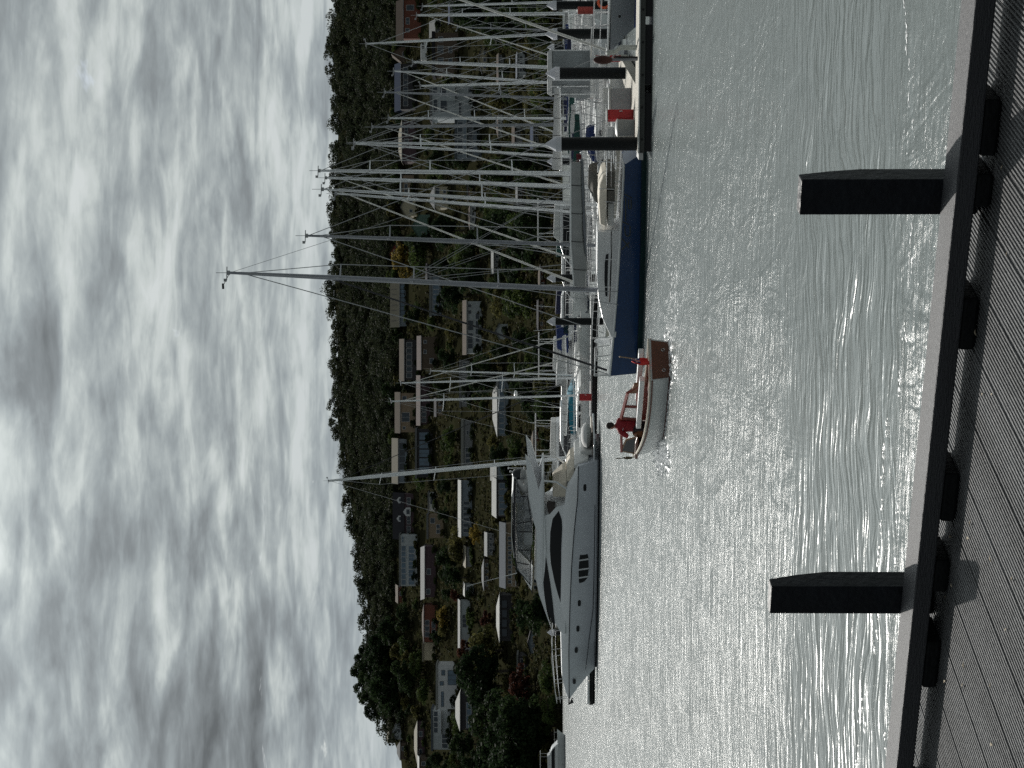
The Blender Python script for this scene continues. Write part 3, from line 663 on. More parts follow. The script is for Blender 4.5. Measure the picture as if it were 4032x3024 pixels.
KINDS = {
 'dark_tree': [('dark', 12, 10.5, 16, 2500), ('dark', 14, 10, 18, 2500)],
 'green_tree': [('mid', 10, 10, 15, 2200), ('mid', 8, 9, 13, 1900)],
 'olive_tree': [('olive', 9, 9, 14, 2000), ('olive', 7, 8, 12, 1600)],
 'conifer': [('dark', 12, 5, 14, 1700)],
 'yellow_tree': [('yellow', 9, 11, 16, 2300)],
 'russet_tree': [('russet', 7, 8, 12, 1600)]}
for k, lst in KINDS.items():
    PROT[k] = [tree_proto(k, a, h, w, lo, nq, i * 7 + len(k), 0.36 if k != 'conifer' else 0.28) for i, (a, h, w, lo, nq) in enumerate(lst)]
USEDT = {}
def desc(kind, h, Y, X):
    best = min(HOUSES[:NBIG], key=lambda t: (max(t[0] - Y, 0, Y - t[1])) + 1.3 * max(t[2] - X, 0, X - t[3]) + 0.1 * abs((t[0] + t[1]) / 2 - Y))
    dy = max(best[0] - Y, 0, Y - best[1])
    rel = 'beside' if dy > 12 and abs(X - best[3]) < 45 else ('downhill of' if X > best[3] else 'uphill of')
    col = {'dark_tree': 'dark green', 'green_tree': 'mid green', 'olive_tree': 'olive', 'conifer': 'narrow dark', 'yellow_tree': 'yellow', 'russet_tree': 'russet red'}[kind]
    size = 'tall' if h > 11.5 else ('small' if h < 7.5 else 'rounded')
    return '%s %s tree %s %s' % (size, col, rel, best[4])
def put_tree(kind, X, Y, sc_, rng, group='trees between the hillside houses'):
    lst = PROT[kind]; i = int(rng.integers(len(lst))); p = lst[i]; h = KINDS[kind][i][1] * sc_
    c = copy_tree(p); c.location = HP(X, Y); s = float(sc_ * rng.uniform(0.92, 1.08)); c.scale = (s * rng.uniform(0.9, 1.15), s, s); c.rotation_euler = (0, 0, rng.uniform(0, 6.28))
    c.name = kind
    lb = desc(kind, h, Y, X) if 'shore' not in group else 'tall dark green tree in the dense clump by the shore'; USEDT.setdefault(lb, []).append(c); tag(c, lb, 'tree', group)
def plant():
    rng = np.random.default_rng(23)
    fixed = [('yellow_tree', 1640, 1010, 1.25), ('yellow_tree', 1648, 1060, 0.8), ('green_tree', 1700, 1010, 1.2), ('dark_tree', 1705, 950, 0.9), ('russet_tree', 1860, 2560, 0.9), ('russet_tree', 2105, 2700, 1.2),
             ('yellow_tree', 1905, 2105, 0.6), ('olive_tree', 1842, 2148, 1.0), ('green_tree', 1880, 2440, 0.6), ('yellow_tree', 1775, 2430, 0.65), ('olive_tree', 1770, 2475, 0.6),
             ('dark_tree', 1470, 2600, .8), ('dark_tree', 1466, 2645, .85), ('dark_tree', 1474, 2700, .85), ('dark_tree', 1488, 2745, .85), ('dark_tree', 1490, 2560, .8), ('dark_tree', 1520, 2620, 1.1), ('dark_tree', 1530, 2680, 1.2), ('dark_tree', 1515, 2740, 1.0), ('dark_tree', 1520, 2800, .85), ('dark_tree', 1560, 2590, 1.1), ('dark_tree', 1575, 2650, 1.1), ('dark_tree', 1565, 2710, 1.1),
             ('dark_tree', 1560, 2540, 1.1), ('dark_tree', 1590, 2480, 1.0), ('olive_tree', 1600, 2560, 1.2), ('olive_tree', 1640, 2600, 1.1), ('dark_tree', 1600, 2720, 1.3),
             ('green_tree', 1845, 2850, 0.9), ('olive_tree', 1985, 2560, 1.5), ('dark_tree', 2010, 2640, 1.6), ('dark_tree', 1990, 2700, 1.3), ('olive_tree', 2090, 2800, 1.4)]
    for k, X, Y, s in fixed: put_tree(k, X, Y, s, rng)
    for Y in range(2830, 3120, 34):     # big dark trees by the water
        for X in (2180, 2120, 2070): put_tree('dark_tree', X + int(rng.integers(-12, 12)), Y + int(rng.integers(-12, 12)), rng.uniform(1.1, 1.5), rng, 'big dark trees by the shore')
    placed = [(x, y) for _, x, y, _ in fixed]; n = 0
    for _ in range(9000):
        if n >= 190: break
        Y = rng.uniform(-60, 3080); X = rng.uniform(1570, 2212)
        if X < skyX(Y) + 60: continue
        k = rng.choice(['dark_tree', 'dark_tree', 'dark_tree', 'green_tree', 'green_tree', 'olive_tree', 'conifer', 'russet_tree'], p=[.2, .15, .13, .2, .12, .13, .06, .01])
        s = rng.uniform(0.6, 1.15); hh = 11 * s / (hd(X) / F); ww = 5.0 * s / (hd(X) / F)
        if any(abs(X - a) < 26 and abs(Y - b) < 34 for a, b in placed): continue
        hit = False
        for (y0, y1, x0, x1, _s) in HOUSES:
            if Y + ww > y0 + 4 and Y - ww < y1 - 4 and X > x0 and X - hh < x1 - 4 and X > x1 - 8: hit = True; break
            if y0 < Y < y1 and x0 < X < x1: hit = True; break
        if hit: continue
        placed.append((X, Y)); put_tree(str(k), X, Y, s, rng); n += 1
    # small trees and bushes standing close to the houses
    m_ = 0
    for _ in range(9000):
        if m_ >= 90: break
        Y = rng.uniform(-40, 3060); X = rng.uniform(1590, 2212); s = rng.uniform(0.28, 0.5)
        hh = 9 * s / (hd(X) / F); ww = 4.2 * s / (hd(X) / F); hit = False
        if X < skyX(Y) + 60 or any(abs(X - a) < 12 and abs(Y - b) < 20 for a, b in placed): continue
        for (y0, y1, x0, x1, _s) in HOUSES:
            if Y + ww > y0 and Y - ww < y1 and X - hh < x1 - 12 and X > x0: hit = True; break
        if hit: continue
        placed.append((X, Y)); put_tree(str(rng.choice(['green_tree', 'olive_tree', 'dark_tree'])), X, Y, s, rng); m_ += 1
    for (y0, y1, x0, x1, s_) in HOUSES[:NBIG]:
        k = int(max(2, (y1 - y0) / 42))
        for i in range(k):
            Y = y0 + (y1 - y0) * (i + rng.uniform(.2, .8)) / k; s = rng.uniform(.16, .34)
            p = PROT['green_tree' if rng.random() < .5 else 'dark_tree' if rng.random() < .5 else 'olive_tree'][int(rng.integers(2))]
            c = copy_tree(p); c.location = HP(x1 + rng.uniform(3, 9), Y); c.scale = (s * 1.3, s * 1.2, s); c.rotation_euler = (0, 0, rng.uniform(0, 6.28)); c.name = 'garden_bush'
            lb = 'garden bush in front of ' + s_; USEDT.setdefault(lb, []).append(c); tag(c, lb, 'bush', 'bushes in front of the houses')
    seq = ['', 'low ', 'spreading ', 'uneven ', 'bushy ', 'leafy ', 'thin ', 'broad ']
    for lb, lst in USEDT.items():
        if len(lst) > 1:
            lst.sort(key=lambda o: o.location.z)
            for i, o in enumerate(lst):
                if 'by the shore' in lb: continue
                if len(lst) == 2: o['label'] = lb + (', the lower one' if i == 0 else ', the higher one')
                else: o['label'] = lb + (', the lowest' if i == 0 else ', the highest' if i == len(lst) - 1 else ', %s up' % ['', 'second', 'third', 'fourth', 'fifth', 'sixth', 'seventh', 'eighth', 'ninth', 'tenth', 'eleventh', 'twelfth', 'thirteenth', 'fourteenth', 'fifteenth', 'sixteenth'][min(i, 15)])
    for lst in PROT.values():
        for p in lst:
            for ch in list(p.children): bpy.data.objects.remove(ch)
            bpy.data.objects.remove(p)
    print('trees', n, m_)
plant()

# ------------------------------------------------------------------ the pier the photo is taken from
ALPHA = R(25.9)
nv = Vector((math.sin(ALPHA), math.cos(ALPHA), 0)); qv = Vector((math.cos(ALPHA), -math.sin(ALPHA), 0))
DZ = 2.15                                      # deck level over the water
def plane_q(X, Y, z):                          # pier coordinates (q along the rail, s outwards) of a pixel on a level
    p = G(X, Y, z); return p.dot(qv), p.dot(nv)
ROT = -ALPHA
S0 = 6.04; RW = 0.21; RT = DZ + 0.13; RB = RT - 0.070
def pier_obj(mb, name, m_, **k):               # builder vertices are (q, s, z)
    o = mb.build(name, m_, **k); return o
pierE = (0, 0, 0)
def make_pier():
    m_ = mat('ribbed grey decking', (0.115, 0.119, 0.124), 0.45, var=0.38, scale=1.0, bump=0.5, bscale=90, spec=0.28, stretch=(4.05, 0.35, 1))
    mb = MB(); pitch = 0.247; ribs = 13; g = pitch / ribs
    q = -7.5; s_far = S0 + RW + 0.10
    while q < 5.5:
        mb.box((q + pitch / 2, s_far / 2 - 2.0, DZ - 0.022), (pitch - 0.006, s_far + 4.0, 0.030))
        for k in range(ribs):
            a = q + 0.004 + (pitch - 0.008) * (k + 0.16) / ribs; b = q + 0.004 + (pitch - 0.008) * (k + 0.84) / ribs
            c = 0.0022; zb, zt = DZ - 0.0075, DZ
            y0, y1 = 2.5, s_far
            mb.add([(a, y0, zb), (a + c, y0, zt), (b - c, y0, zt), (b, y0, zb), (a, y1, zb), (a + c, y1, zt), (b - c, y1, zt), (b, y1, zb)],
                   [(0, 1, 5, 4), (1, 2, 6, 5), (2, 3, 7, 6), (0, 3, 2, 1), (4, 5, 6, 7)])
        q += pitch
    for y in (0.5, 3.0, 5.4): mb.box((-1, y, DZ - 0.18), (13, 0.12, 0.28))
    o = mb.build('pier_deck', m_, fix=False); o.rotation_euler = (0, 0, ROT); tag(o, kind='structure')
    e = empty('pier_rail', (0, 0, 0), ROT, 'dark low kerb rail on spacer blocks along the edge of the ribbed pier deck', 'rail')
    top = mat('weathered grey rail', (0.038, 0.040, 0.046), 0.6, var=0.22, scale=1.6, bump=0.4, bscale=60, stretch=(0.6, 4, 4), spec=0.35)
    m = MB(); m.box((-1.5, S0 + RW / 2, (RT + RB) / 2), (15, RW, RT - RB)); m.build('beam', top, e, bevel=0.006)
    blk = mat('dark spacer rubber', (0.006, 0.007, 0.008), 0.7, var=0.2, scale=10, bump=0.3, spec=0.15)
    cents = []
    for (a, b, X) in ((352, 608, 3850), (1166, 1415, 3790), (1882, 2125, 3727), (2530, 2775, 3650)):
        q0, _ = plane_q(X, a, RB); q1, _ = plane_q(X, b, RB); cents.append(((q0 + q1) / 2, abs(q1 - q0)))
    for X, a, b in ((3850, 690, 846), (3700, 2250, 2418)):
        q0, _ = plane_q(X, a, RB); q1, _ = plane_q(X, b, RB); cents.append(((q0 + q1) / 2, abs(q1 - q0)))
    wq = sum(c[1] for c in cents[:4]) / 4; qs = sorted(c[0] for c in cents[:4])
    print('spacers', cents)
    st = (qs[-1] - qs[0]) / 3
    for c in cents + [(qs[0] - st, wq), (qs[0] - 2 * st, wq), (qs[-1] + st, wq), (qs[-1] + 2 * st, wq)]:
        m = MB(); m.box((c[0], S0 + RW / 2 - 0.005, (RB + DZ) / 2 + 0.001), (c[1], RW * 0.92, RB - DZ - 0.002)); m.build('spacer_block', blk, e, bevel=0.012)
    # the two square posts standing on the water side of the rail
    pm_ = mat('black post steel', (0.006, 0.008, 0.012), 0.5, var=0.3, scale=8, bump=0.2, bscale=30, spec=0.2)
    for i, (Yl, Yr, Xb, Xt, lab) in enumerate(((846, 706, 3705, 3152, 'black square post beside the rail in front of the pile pontoon'),
                                               (2418, 2311, 3545, 3034, 'black square post beside the rail below the white motor yacht'))):
        ql, _ = plane_q(Xb, Yl, RT); qr, _ = plane_q(Xb, Yr, RT)
        # where the line of sight meets the back of the rail
        def qat(Y):
            d = ray(Xb, Y); k = (S0 + RW + 0.004) / d.dot(nv); return (d * k).dot(qv), H + (d * k).z
        ql, zl = qat(Yl); qr, zr = qat(Yr)
        d = ray(Xt, (Yl + Yr) / 2); k = (S0 + RW + 0.004) / d.dot(nv); zt = H + (d * k).z
        s0 = S0 + RW + 0.004; w2 = 0.118; hh = zt - RT
        print('post', ql, qr, 'w', qr - ql, 'h', hh)
        p = MB(); prof = [(s0, DZ - 0.5), (s0, zt), (s0 + 0.06, zt + 0.004), (s0 + 0.095, RT + hh * 0.78), (s0 + w2, RT + hh * 0.55), (s0 + w2, DZ - 0.5)]
        p.prism(prof, ql, qr, axis='x')
        pe = p.build('mooring_post', pm_, bevel=0.005); pe.rotation_euler = (0, 0, ROT)
        tag(pe, lab, 'post', 'black posts along the pier rail')
    # bits of dry leaf on the deck
    lm = MM('dry leaf', (0.42, 0.36, 0.27), 0.8); rng = random.Random(3)
    spots = [(3905, 1552), (3868, 1552), (3842, 1310), (3722, 2310 + 40), (3747, 2305), (3742, 2112), (3812, 2118), (3900, 2200), (3985, 2280), (3960, 2480), (3795, 2620), (3720, 2682), (3900, 2700), (3905, 2930), (3790, 2700), (3820, 2060), (3945, 660), (3965, 1000)]
    lp = None
    for i, (X, Y) in enumerate(spots):
        p = G(X, Y, DZ + 0.006)
        if lp is None:
            m = MB(); m.add([(-.010, 0, 0), (0, -.004, .003), (.012, 0, .001), (.001, .005, .004), (-.010, 0, -.001), (0, -.004, .002), (.012, 0, 0), (.001, .005, .003)], [(0, 1, 2, 3), (7, 6, 5, 4)])
            lp = m.build('fallen_leaf', lm, fix=False); o = lp
        else: o = lp.copy(); COL.objects.link(o)
        o.location = p; s = rng.uniform(0.7, 1.5); o.scale = (s, s, s); o.rotation_euler = (0, 0, rng.uniform(0, 3.1))
        tag(o, 'tiny dry leaf scrap lying on the ribbed pier deck', 'leaf', 'leaf scraps on the pier deck')
make_pier()

# ------------------------------------------------------------------ frames for things seen from the side
class Fr:
    """x forward, y to port, z up; the reference line lies on the port (near) side"""
    def __init__(s, Pa, Pb, half=0.0):
        """Pa stern, Pb bow on the near side of the hull at the water"""
        s.h = Vector((Pb.x - Pa.x, Pb.y - Pa.y, 0)); s.L = s.h.length; s.h.normalize()
        s.p = Vector((-s.h.y, s.h.x, 0))
        if s.p.y > 0: s.near = -1                 # starboard side faces us
        else: s.near = 1
        s.o = Vector((Pa.x, Pa.y, 0)) - s.p * s.near * half
        s.rz = math.atan2(s.h.y, s.h.x)
    def at(s, X, Y, y=0.0):
        """(x, z) of the pixel on the plane y"""
        d = ray(X, Y); o = s.o + s.p * y
        # solve (k d - o).p = 0
        k = o.dot(s.p) / d.dot(s.p)
        w = d * k; return (w - o).dot(s.h), H + w.z
def hull(L, B, sheer, rb=0.6, rs=0.0, tr=0.75, ful=2.2, wl=0.86, n=24, draft=0.45, flare=1.0):
    """sheer: function of s in 0..1 giving the height of the deck edge"""
    rows = []; edge = []
    for i in range(n + 1):
        s = i / n; s = s ** 0.92
        hb = tr + (1 - tr) * math.sin(min(s / 0.42, 1) * math.pi / 2) if s < 0.42 else max(1 - ((s - 0.42) / 0.58) ** ful, 0.006)
        hb *= B / 2
        hw_ = hb * (wl - 0.30 * flare * s ** 3); zs = sheer(s); x0 = s * (L - rb)
        def X(z):
            k = max(z, 0) / zs; return x0 + rb * k ** 1.15 * s ** 5 + rs * k * (1 - s) ** 6 - (0.25 * (1 if z < 0 else 0) * s ** 5)
        pts = []
        for z, y in ((-draft, hw_ * 0.25), (-0.16, hw_ * 0.78), (0.0, hw_), (zs * .33, hw_ + (hb - hw_) * .48), (zs * .66, hw_ + (hb - hw_) * .8), (zs, hb)):
            pts.append((X(z), y, z))
        rows.append([(x, -y, z) for x, y, z in reversed(pts)] + pts); edge.append(pts[-1])
    mb = MB(); mb.grid(rows); k = len(rows[0]); mb.f.append(tuple(range(k)))
    return mb, edge
def deck_of(edge, drop=0.04, camber=0.06, inset=0.03):
    mb = MB(); rows = []
    for x, y, z in edge:
        y = max(y - inset, 0.002); rows.append([(x, -y, z - drop), (x, -y * .5, z - drop + camber * .75), (x, 0, z - drop + camber), (x, y * .5, z - drop + camber * .75), (x, y, z - drop)])
    mb.grid(rows); return mb
def cap_of(edge, r=0.035):
    mb = MB()
    for s in (-1, 1):
        pts = [(x, y * s, z + 0.01) for x, y, z in edge]; mb.path(pts, r, 6)
    return mb
def rail_of(edge, h, r=0.016, a=0.03, b=0.97, step=3, e=None, wires=2, name='guard_rail', m_=None):
    pts = [p for i, p in enumerate(edge) if a <= i / (len(edge) - 1) <= b]; mb = MB()
    for s in (-1, 1):
        q = [Vector((x, (y - 0.08) * s, z)) for x, y, z in pts]
        for i in range(0, len(q), step): mb.tube(q[i], q[i] + Vector((0, 0, h)), r, n=5)
        for w_ in range(wires): mb.path([p + Vector((0, 0, h * (1 - 0.45 * w_))) for p in q], r * 0.6, 4)
    mb.build(name, m_ or steel, e)
def bez(p0, p1, sag, n=8):
    p0, p1 = Vector(p0), Vector(p1)
    return [p0.lerp(p1, i / n) - Vector((0, 0, sag * 4 * (i / n) * (1 - i / n))) for i in range(n + 1)]

HM = {
 'white': hull_mat('white hull paint', [(-1, (.02, .03, .05)), (0.06, (.02, .03, .08)), (0.13, (.70, .72, .73))]),
 'whitegrn': hull_mat('white hull green boot', [(-1, (.02, .03, .03)), (0.06, (.01, .10, .08)), (0.13, (.66, .68, .68))]),
 'cream': hull_mat('cream hull paint', [(-1, (.05, .02, .02)), (0.06, (.15, .02, .02)), (0.13, (.60, .57, .50))]),
 'navy': hull_mat('navy hull paint', [(-1, (.01, .05, .05)), (0.05, (.50, .52, .54)), (0.10, (.008, .016, .07))]),
 'blue': hull_mat('deep blue hull paint', [(-1, (.004, .03, .032)), (0.17, (.003, .012, .05)), (0.21, (.004, .036, .125))], rough=0.18, var=0.1),
 'grey': hull_mat('pale grey hull paint', [(-1, (.01, .012, .02)), (0.12, (.01, .05, .30)), (0.24, (.30, .325, .36)), (1.20, (.012, .012, .02))]),
 'green': hull_mat('green hull paint', [(-1, (.02, .02, .02)), (0.06, (.5, .5, .5)), (0.12, (.012, .07, .05))]),
}
def mast_rig(e, fr, mx, mastpx, D, L, deckz, r=0.09, m_=None, spread=(0.42, 0.72), bow=None, genoa=None, grak=None, stern=None, hb=1.4, whip=True, r_top=0.6, top_m=None, radome=None):
    """mast between two photo pixels; returns base and top in boat coordinates"""
    Xt, Yt, Xb, Yb = mastpx; m_ = m_ or alloy
    mi = Matrix.Rotation(-fr.rz, 3, 'Z')
    tp = mi @ (W(Xt, Yt, D) - fr.o); bs = mi @ (W(Xb, Yb, D) - fr.o); k = (deckz - bs.z) / (tp.z - bs.z); bs = bs.lerp(tp, k)
    mb = MB(); mid = bs.lerp(tp, 0.72); r *= .86; mb.tube(bs, mid, r, r, n=10); mb.tube(mid, tp, r, r * r_top, n=10)
    mo = mb.build('mast', m_, e, smooth=True)
    if whip:
        w_ = MB(); w_.tube(tp, tp + Vector((0, 0, 0.55)), 0.012, n=4); w_.tube(tp + Vector((-.25, 0, .1)), tp + Vector((.3, 0, .14)), 0.02, n=4); w_.box(tp + Vector((0, 0, .05)), (.16, .1, .1)); w_.box(tp + Vector((.3, 0, .2)), (.12, .02, .12)); w_.build('wind_vane', wire, mo)
    for q in spread:
        c = bs.lerp(tp, q); ln = hb * (1.05 - 0.55 * q); s_ = MB()
        for sg in (-1, 1): s_.tube(c, c + Vector((-0.28, ln * sg, 0.06)), 0.035, 0.025, n=5)
        s_.build('spreader', m_, mo)
    rg = MB()
    for sg in (-1, 1):
        pts = [Vector((bs.x - 0.25, hb * sg, 1.0))]
        for q in spread: c = bs.lerp(tp, q); pts.append(c + Vector((-0.28, hb * (1.05 - 0.55 * q) * sg, 0.06)))
        pts.append(bs.lerp(tp, 0.97)); rg.path(pts, 0.016, 4)
        rg.tube((bs.x + 0.3, hb * sg * .95, 1.0), bs.lerp(tp, spread[0]), 0.014, n=4)
    if stern is not None: rg.tube(stern, tp, 0.016, n=4)
    rg.build('shrouds', wire, e)
    if bow is not None:
        hp = bs.lerp(tp, 0.955 if grak is None else grak); g_ = MB(); a = Vector(bow)
        if genoa: g_.tube(a, a + Vector((0, 0, .25)), 0.06, n=8); g_.tube(a + (hp - a) * 0.03, a + (hp - a) * 0.30, 0.062, 0.05, n=8); g_.tube(a + (hp - a) * 0.30, a + (hp - a) * 0.93, 0.05, 0.028, n=8); g_.tube(a + (hp - a) * .93, hp, 0.02, n=5)
        else: g_.tube(a, hp, 0.02, n=5)
        g_.build('furled_genoa' if genoa else 'forestay', genoa or wire, e, smooth=True)
    if radome:
        c = bs.lerp(tp, radome); m2 = MB(); m2.ell(c + Vector((0.35, 0, 0)), (.32, .32, .14)); m2.build('radome', white, mo, smooth=True)
    return bs, tp
def boom_cover(e, a, b, hgt, m_, boomz=None, thick=0.13, lines=True):
    """boom from the mast at a to b (aft) with a lumpy cover on it"""
    a, b = Vector(a), Vector(b); mb = MB(); mb.tube(a, b, 0.075, n=8); bo = mb.build('boom', alloy, e, smooth=True)
    rows = []; n = 14
    for i in range(n + 1):
        k = i / n; c = a.lerp(b, 0.02 + 0.96 * k); hh = hgt * (1.0 - 0.45 * k + 0.05 * math.sin(k * 19)); t = thick * (1.15 - 0.4 * k + 0.12 * math.sin(k * 31))
        rows.append([c + Vector((0, y * t, z * hh)) for y, z in ((0, -.18), (.75, 0.0), (1, .35), (.7, .75), (0.1, 1.0), (-.1, 1.0), (-.7, .75), (-1, .35), (-.75, 0.0))])
    cb = MB(); cb.grid(rows, close=True); k = len(rows[0]); cb.f += [tuple(range(k)), tuple(range(len(cb.v) - 1, len(cb.v) - 1 - k, -1))]
    co = cb.build('sail_cover', m_, e, smooth=True)
    if lines:
        st = MB()
        for q in (0.2, 0.45, 0.7, 0.93):
            i = int(q * n); r_ = [Vector(p) + (Vector(p) - a.lerp(b, i / n)).normalized() * 0.012 for p in rows[i]]; st.path(r_ + [r_[0]], 0.012, 4)
        st.build('tie', blackrope, co)
def sloop(Y, D, mastpx, L=10.5, B=3.4, fb=1.15, fs=0.9, hm='white', lab='', grp=None, left=True, cover=None, genoa=None, hood=None, alloy_=None, slope=0.40, mfr=0.57, r=0.09, spread=(0.42, 0.72), radome=None, boomz=None, cabin=offwhite, name='sailing_yacht', ch=0.42, boom=0.40):
    """a yacht whose mast foot is seen at pixel row Y, D metres ahead"""
    hx = -1.0 if left else 1.0; hy = slope if left else -slope
    hv = Vector((hx, hy, 0)).normalized(); m0 = W(2300, Y, D); m0.z = 0
    Pa = m0 - hv * (L * mfr); Pb = m0 + hv * (L * (1 - mfr)); fr = Fr(Pa, Pb, 0.0)
    e = empty(name, fr.o, fr.rz, lab, 'sailing boat', grp)
    sh = lambda s: fs + (fb - fs) * s ** 1.4 + 0.03
    hb_, edge = hull(L, B, sh, rb=L * 0.09, rs=-0.25, tr=0.62); hb_.build('hull', HM[hm], e, smooth=True)
    deck_of(edge).build('deck', white, e, smooth=True); cap_of(edge, 0.03).build('toe_rail', offwhite, e)
    x0, x1 = L * 0.28, L * 0.74; zd = sh(0.5) + 0.0
    c = MB(); c.prism([(x0, zd - .15), (x1 + 0.7, zd - .15), (x1 - .1, zd + ch * .75), (x1 - 1.2, zd + ch), (x0 + 1.0, zd + ch * 1.05), (x0, zd + ch)], -B * .33, B * .33, yt0=-B * .26, yt1=B * .26)
    co = c.build('cabin', cabin, e, bevel=0.05)
    for sg in (-1, 1):
        for (a, b) in ((0.12, 0.42), (0.48, 0.66)):
            wx0, wx1 = x0 + (x1 - x0) * a, x0 + (x1 - x0) * b; yy = sg * (B * .305 + .01); w_ = MB(); w_.prism([(wx0, zd + ch * .28), (wx1, zd + ch * .30), (wx1 - .2, zd + ch * .68), (wx0 + .05, zd + ch * .70)], yy - .035, yy + .035); w_.build('window', dglass, co)
    ck = MB(); ck.box((L * .15, 0, zd - .02), (L * .24, B * .52, .10)); 
    for sg in (-1, 1): ck.box((L * .15, sg * B * .27, zd + .10), (L * .25, .12, .26))
    ck.build('cockpit', offwhite, e)
    wh = MB(); 
    for i in range(12):
        a1, a2 = i * math.pi / 6, (i + 1) * math.pi / 6; wh.tube((L * .10, .38 * math.cos(a1), zd + .62 + .38 * math.sin(a1)), (L * .10, .38 * math.cos(a2), zd + .62 + .38 * math.sin(a2)), .016, n=4)
    wh.tube((L * .10 + .12, 0, zd), (L * .10 + .08, 0, zd + .62), .05, n=6); wh.build('steering_wheel', steel, e)
    rail_of(edge, 0.62, 0.016, 0.0, 1.0, 3, e)
    if hood:
        hd_ = MB(); rows = []
        for k, (x, z, w_) in enumerate(((x0 + .9, 0.0, .95), (x0 + .75, .38, .92), (x0 + .25, .62, .85), (x0 - .55, .60, .85))):
            rows.append([(x, B * .3 * w_ * math.sin(t), zd + ch * .9 + z * max(0.0, math.cos(t * .93)) ** .5) for t in [(-1 + 2 * i / 8) * math.pi / 2 for i in range(9)]])
        hd_.grid(rows); o = hd_.build('spray_hood', hood, e, smooth=True); sm = o.modifiers.new('thick', 'SOLIDIFY'); sm.thickness = 0.03
    bs, tp = mast_rig(e, fr, L * mfr, mastpx, D, L, zd + ch, r, alloy_, spread, (L - .25, 0, sh(1) + .1), genoa, None, (0.1, 0, sh(0) + .1), B * .47, True, 0.6, None, radome)
    bz = boomz if boomz else zd + ch + 0.75
    kk = (bz - bs.z) / (tp.z - bs.z); gp = bs.lerp(tp, kk) + Vector((-.12, 0, 0)); en = Vector((gp.x - L * boom, 0, bz + .1))
    if cover: boom_cover(e, gp, en, 0.42, cover)
    else:
        mb = MB(); mb.tube(gp, en, .07, n=8); mb.build('boom', alloy, e)
    k_ = MB(); k_.tube(en, (en.x + .3, 0, zd + .1), .014, n=4); k_.build('mainsheet', wire, e)
    return e
G1 = 'sailing yachts in the marina'
# the row of yachts behind the near pontoon (mast pixels read from the photograph)
sloop(965, 79, (1213, 928, 2340, 966), L=10.0, hm='cream', lab='sailing yacht with a dark grey mast and maroon sail cover behind the blue yacht', grp=G1, cover=maroon, alloy_=alloyd, r=.095, hood=taupe, genoa=None)
sloop(808, 84.5, (1275, 745, 2330, 806), L=10.5, lab='white sailing yacht with a teal cover and silver mast behind the blue yacht stern', grp=G1, cover=greencan, genoa=sailcl, hood=bluecan, r=.085)
sloop(684, 89, (1262, 672, 2320, 684), L=10.4, lab='yacht with a tall pale mast and pale sail cover next to the nearest pile', grp=G1, cover=palecan, genoa=None, r=.115, spread=(.3, .6, .82), boomz=3.1)
sloop(838, 93, (1328, 762, 2300, 838), L=10.2, lab='navy hulled yacht with a slim mast between two taller ones', grp=G1, cover=navycan, r=.08, hm='navy')
sloop(733, 97.5, (1288, 700, 2300, 735), L=11, lab='white sailing yacht with a long rolled headsail crossing behind the blue yacht boom', grp=G1, cover=palecan, genoa=sailcl, r=.11)
sloop(616, 102, (1401, 566, 2300, 620), L=10, hm='whitegrn', lab='white sailing yacht with green waterline behind the nearest pile', grp=G1, cover=greencan, r=.075, genoa=None)
sloop(573, 106.5, (1400, 561, 2300, 574), L=10, lab='white sailing yacht with a pale boom cover and thin mast behind the nearest pile', grp=G1, cover=palecan, r=.085, genoa=None)
sloop(490, 111, (1471, 500, 2300, 489), L=10.5, lab='sailing yacht with a thick dark grey mast and blue spray hood', grp=G1, cover=bluecan, alloy_=alloyd, r=.1, hood=bluecan, genoa=sailcl)
sloop(390, 115.5, (1520, 363, 2300, 391), L=10, lab='sailing yacht with a plain grey mast and navy sail cover', grp=G1, cover=navycan, alloy_=alloyd, r=.09, genoa=sailcl)
sloop(466, 120, (1535, 465, 2300, 466), L=10, lab='white sailing yacht with three pale spreaders and no sail cover', grp=G1, cover=None, r=.1, spread=(.3, .56, .8), genoa=None)
sloop(130, 124.5, (1447, 172, 2300, 127), L=11.5, lab='tall masted white yacht with a crossbar at its masthead', grp=G1, cover=bluecan, left=False, r=.1, genoa=None)
sloop(332, 129, (1555, 280, 2300, 336), L=10.5, lab='sailing yacht with a raked white mast and blue sail cover', grp=G1, cover=bluecan, r=.1, genoa=sailcl)
sloop(268, 133.5, (1630, 244, 2300, 270), L=10, lab='sailing yacht with the thickest grey mast among the small yachts', grp=G1, cover=greycan, r=.14, genoa=None)
sloop(321, 138, (1660, 338, 2300, 320), L=9.5, lab='short masted white yacht with one long spreader pair', grp=G1, cover=navycan, r=.12, left=False, spread=(.5,), genoa=None)
sloop(53, 142.5, (1645, 60, 2300, 52), L=10, lab='white yacht with a broad pale mast near the picture edge', grp=G1, cover=palecan, r=.15, genoa=sailcl)
sloop(6, 148, (1668, 24, 2300, 5), L=10, lab='white yacht with a slim mast beside a broad pale mast', grp=G1, cover=bluecan, r=.11, genoa=None)
sloop(120, 155, (1805, 107, 2300, 122), L=9, lab='small yacht with the shortest grey green mast', grp=G1, cover=None, r=.08, genoa=None, alloy_=alloyd)
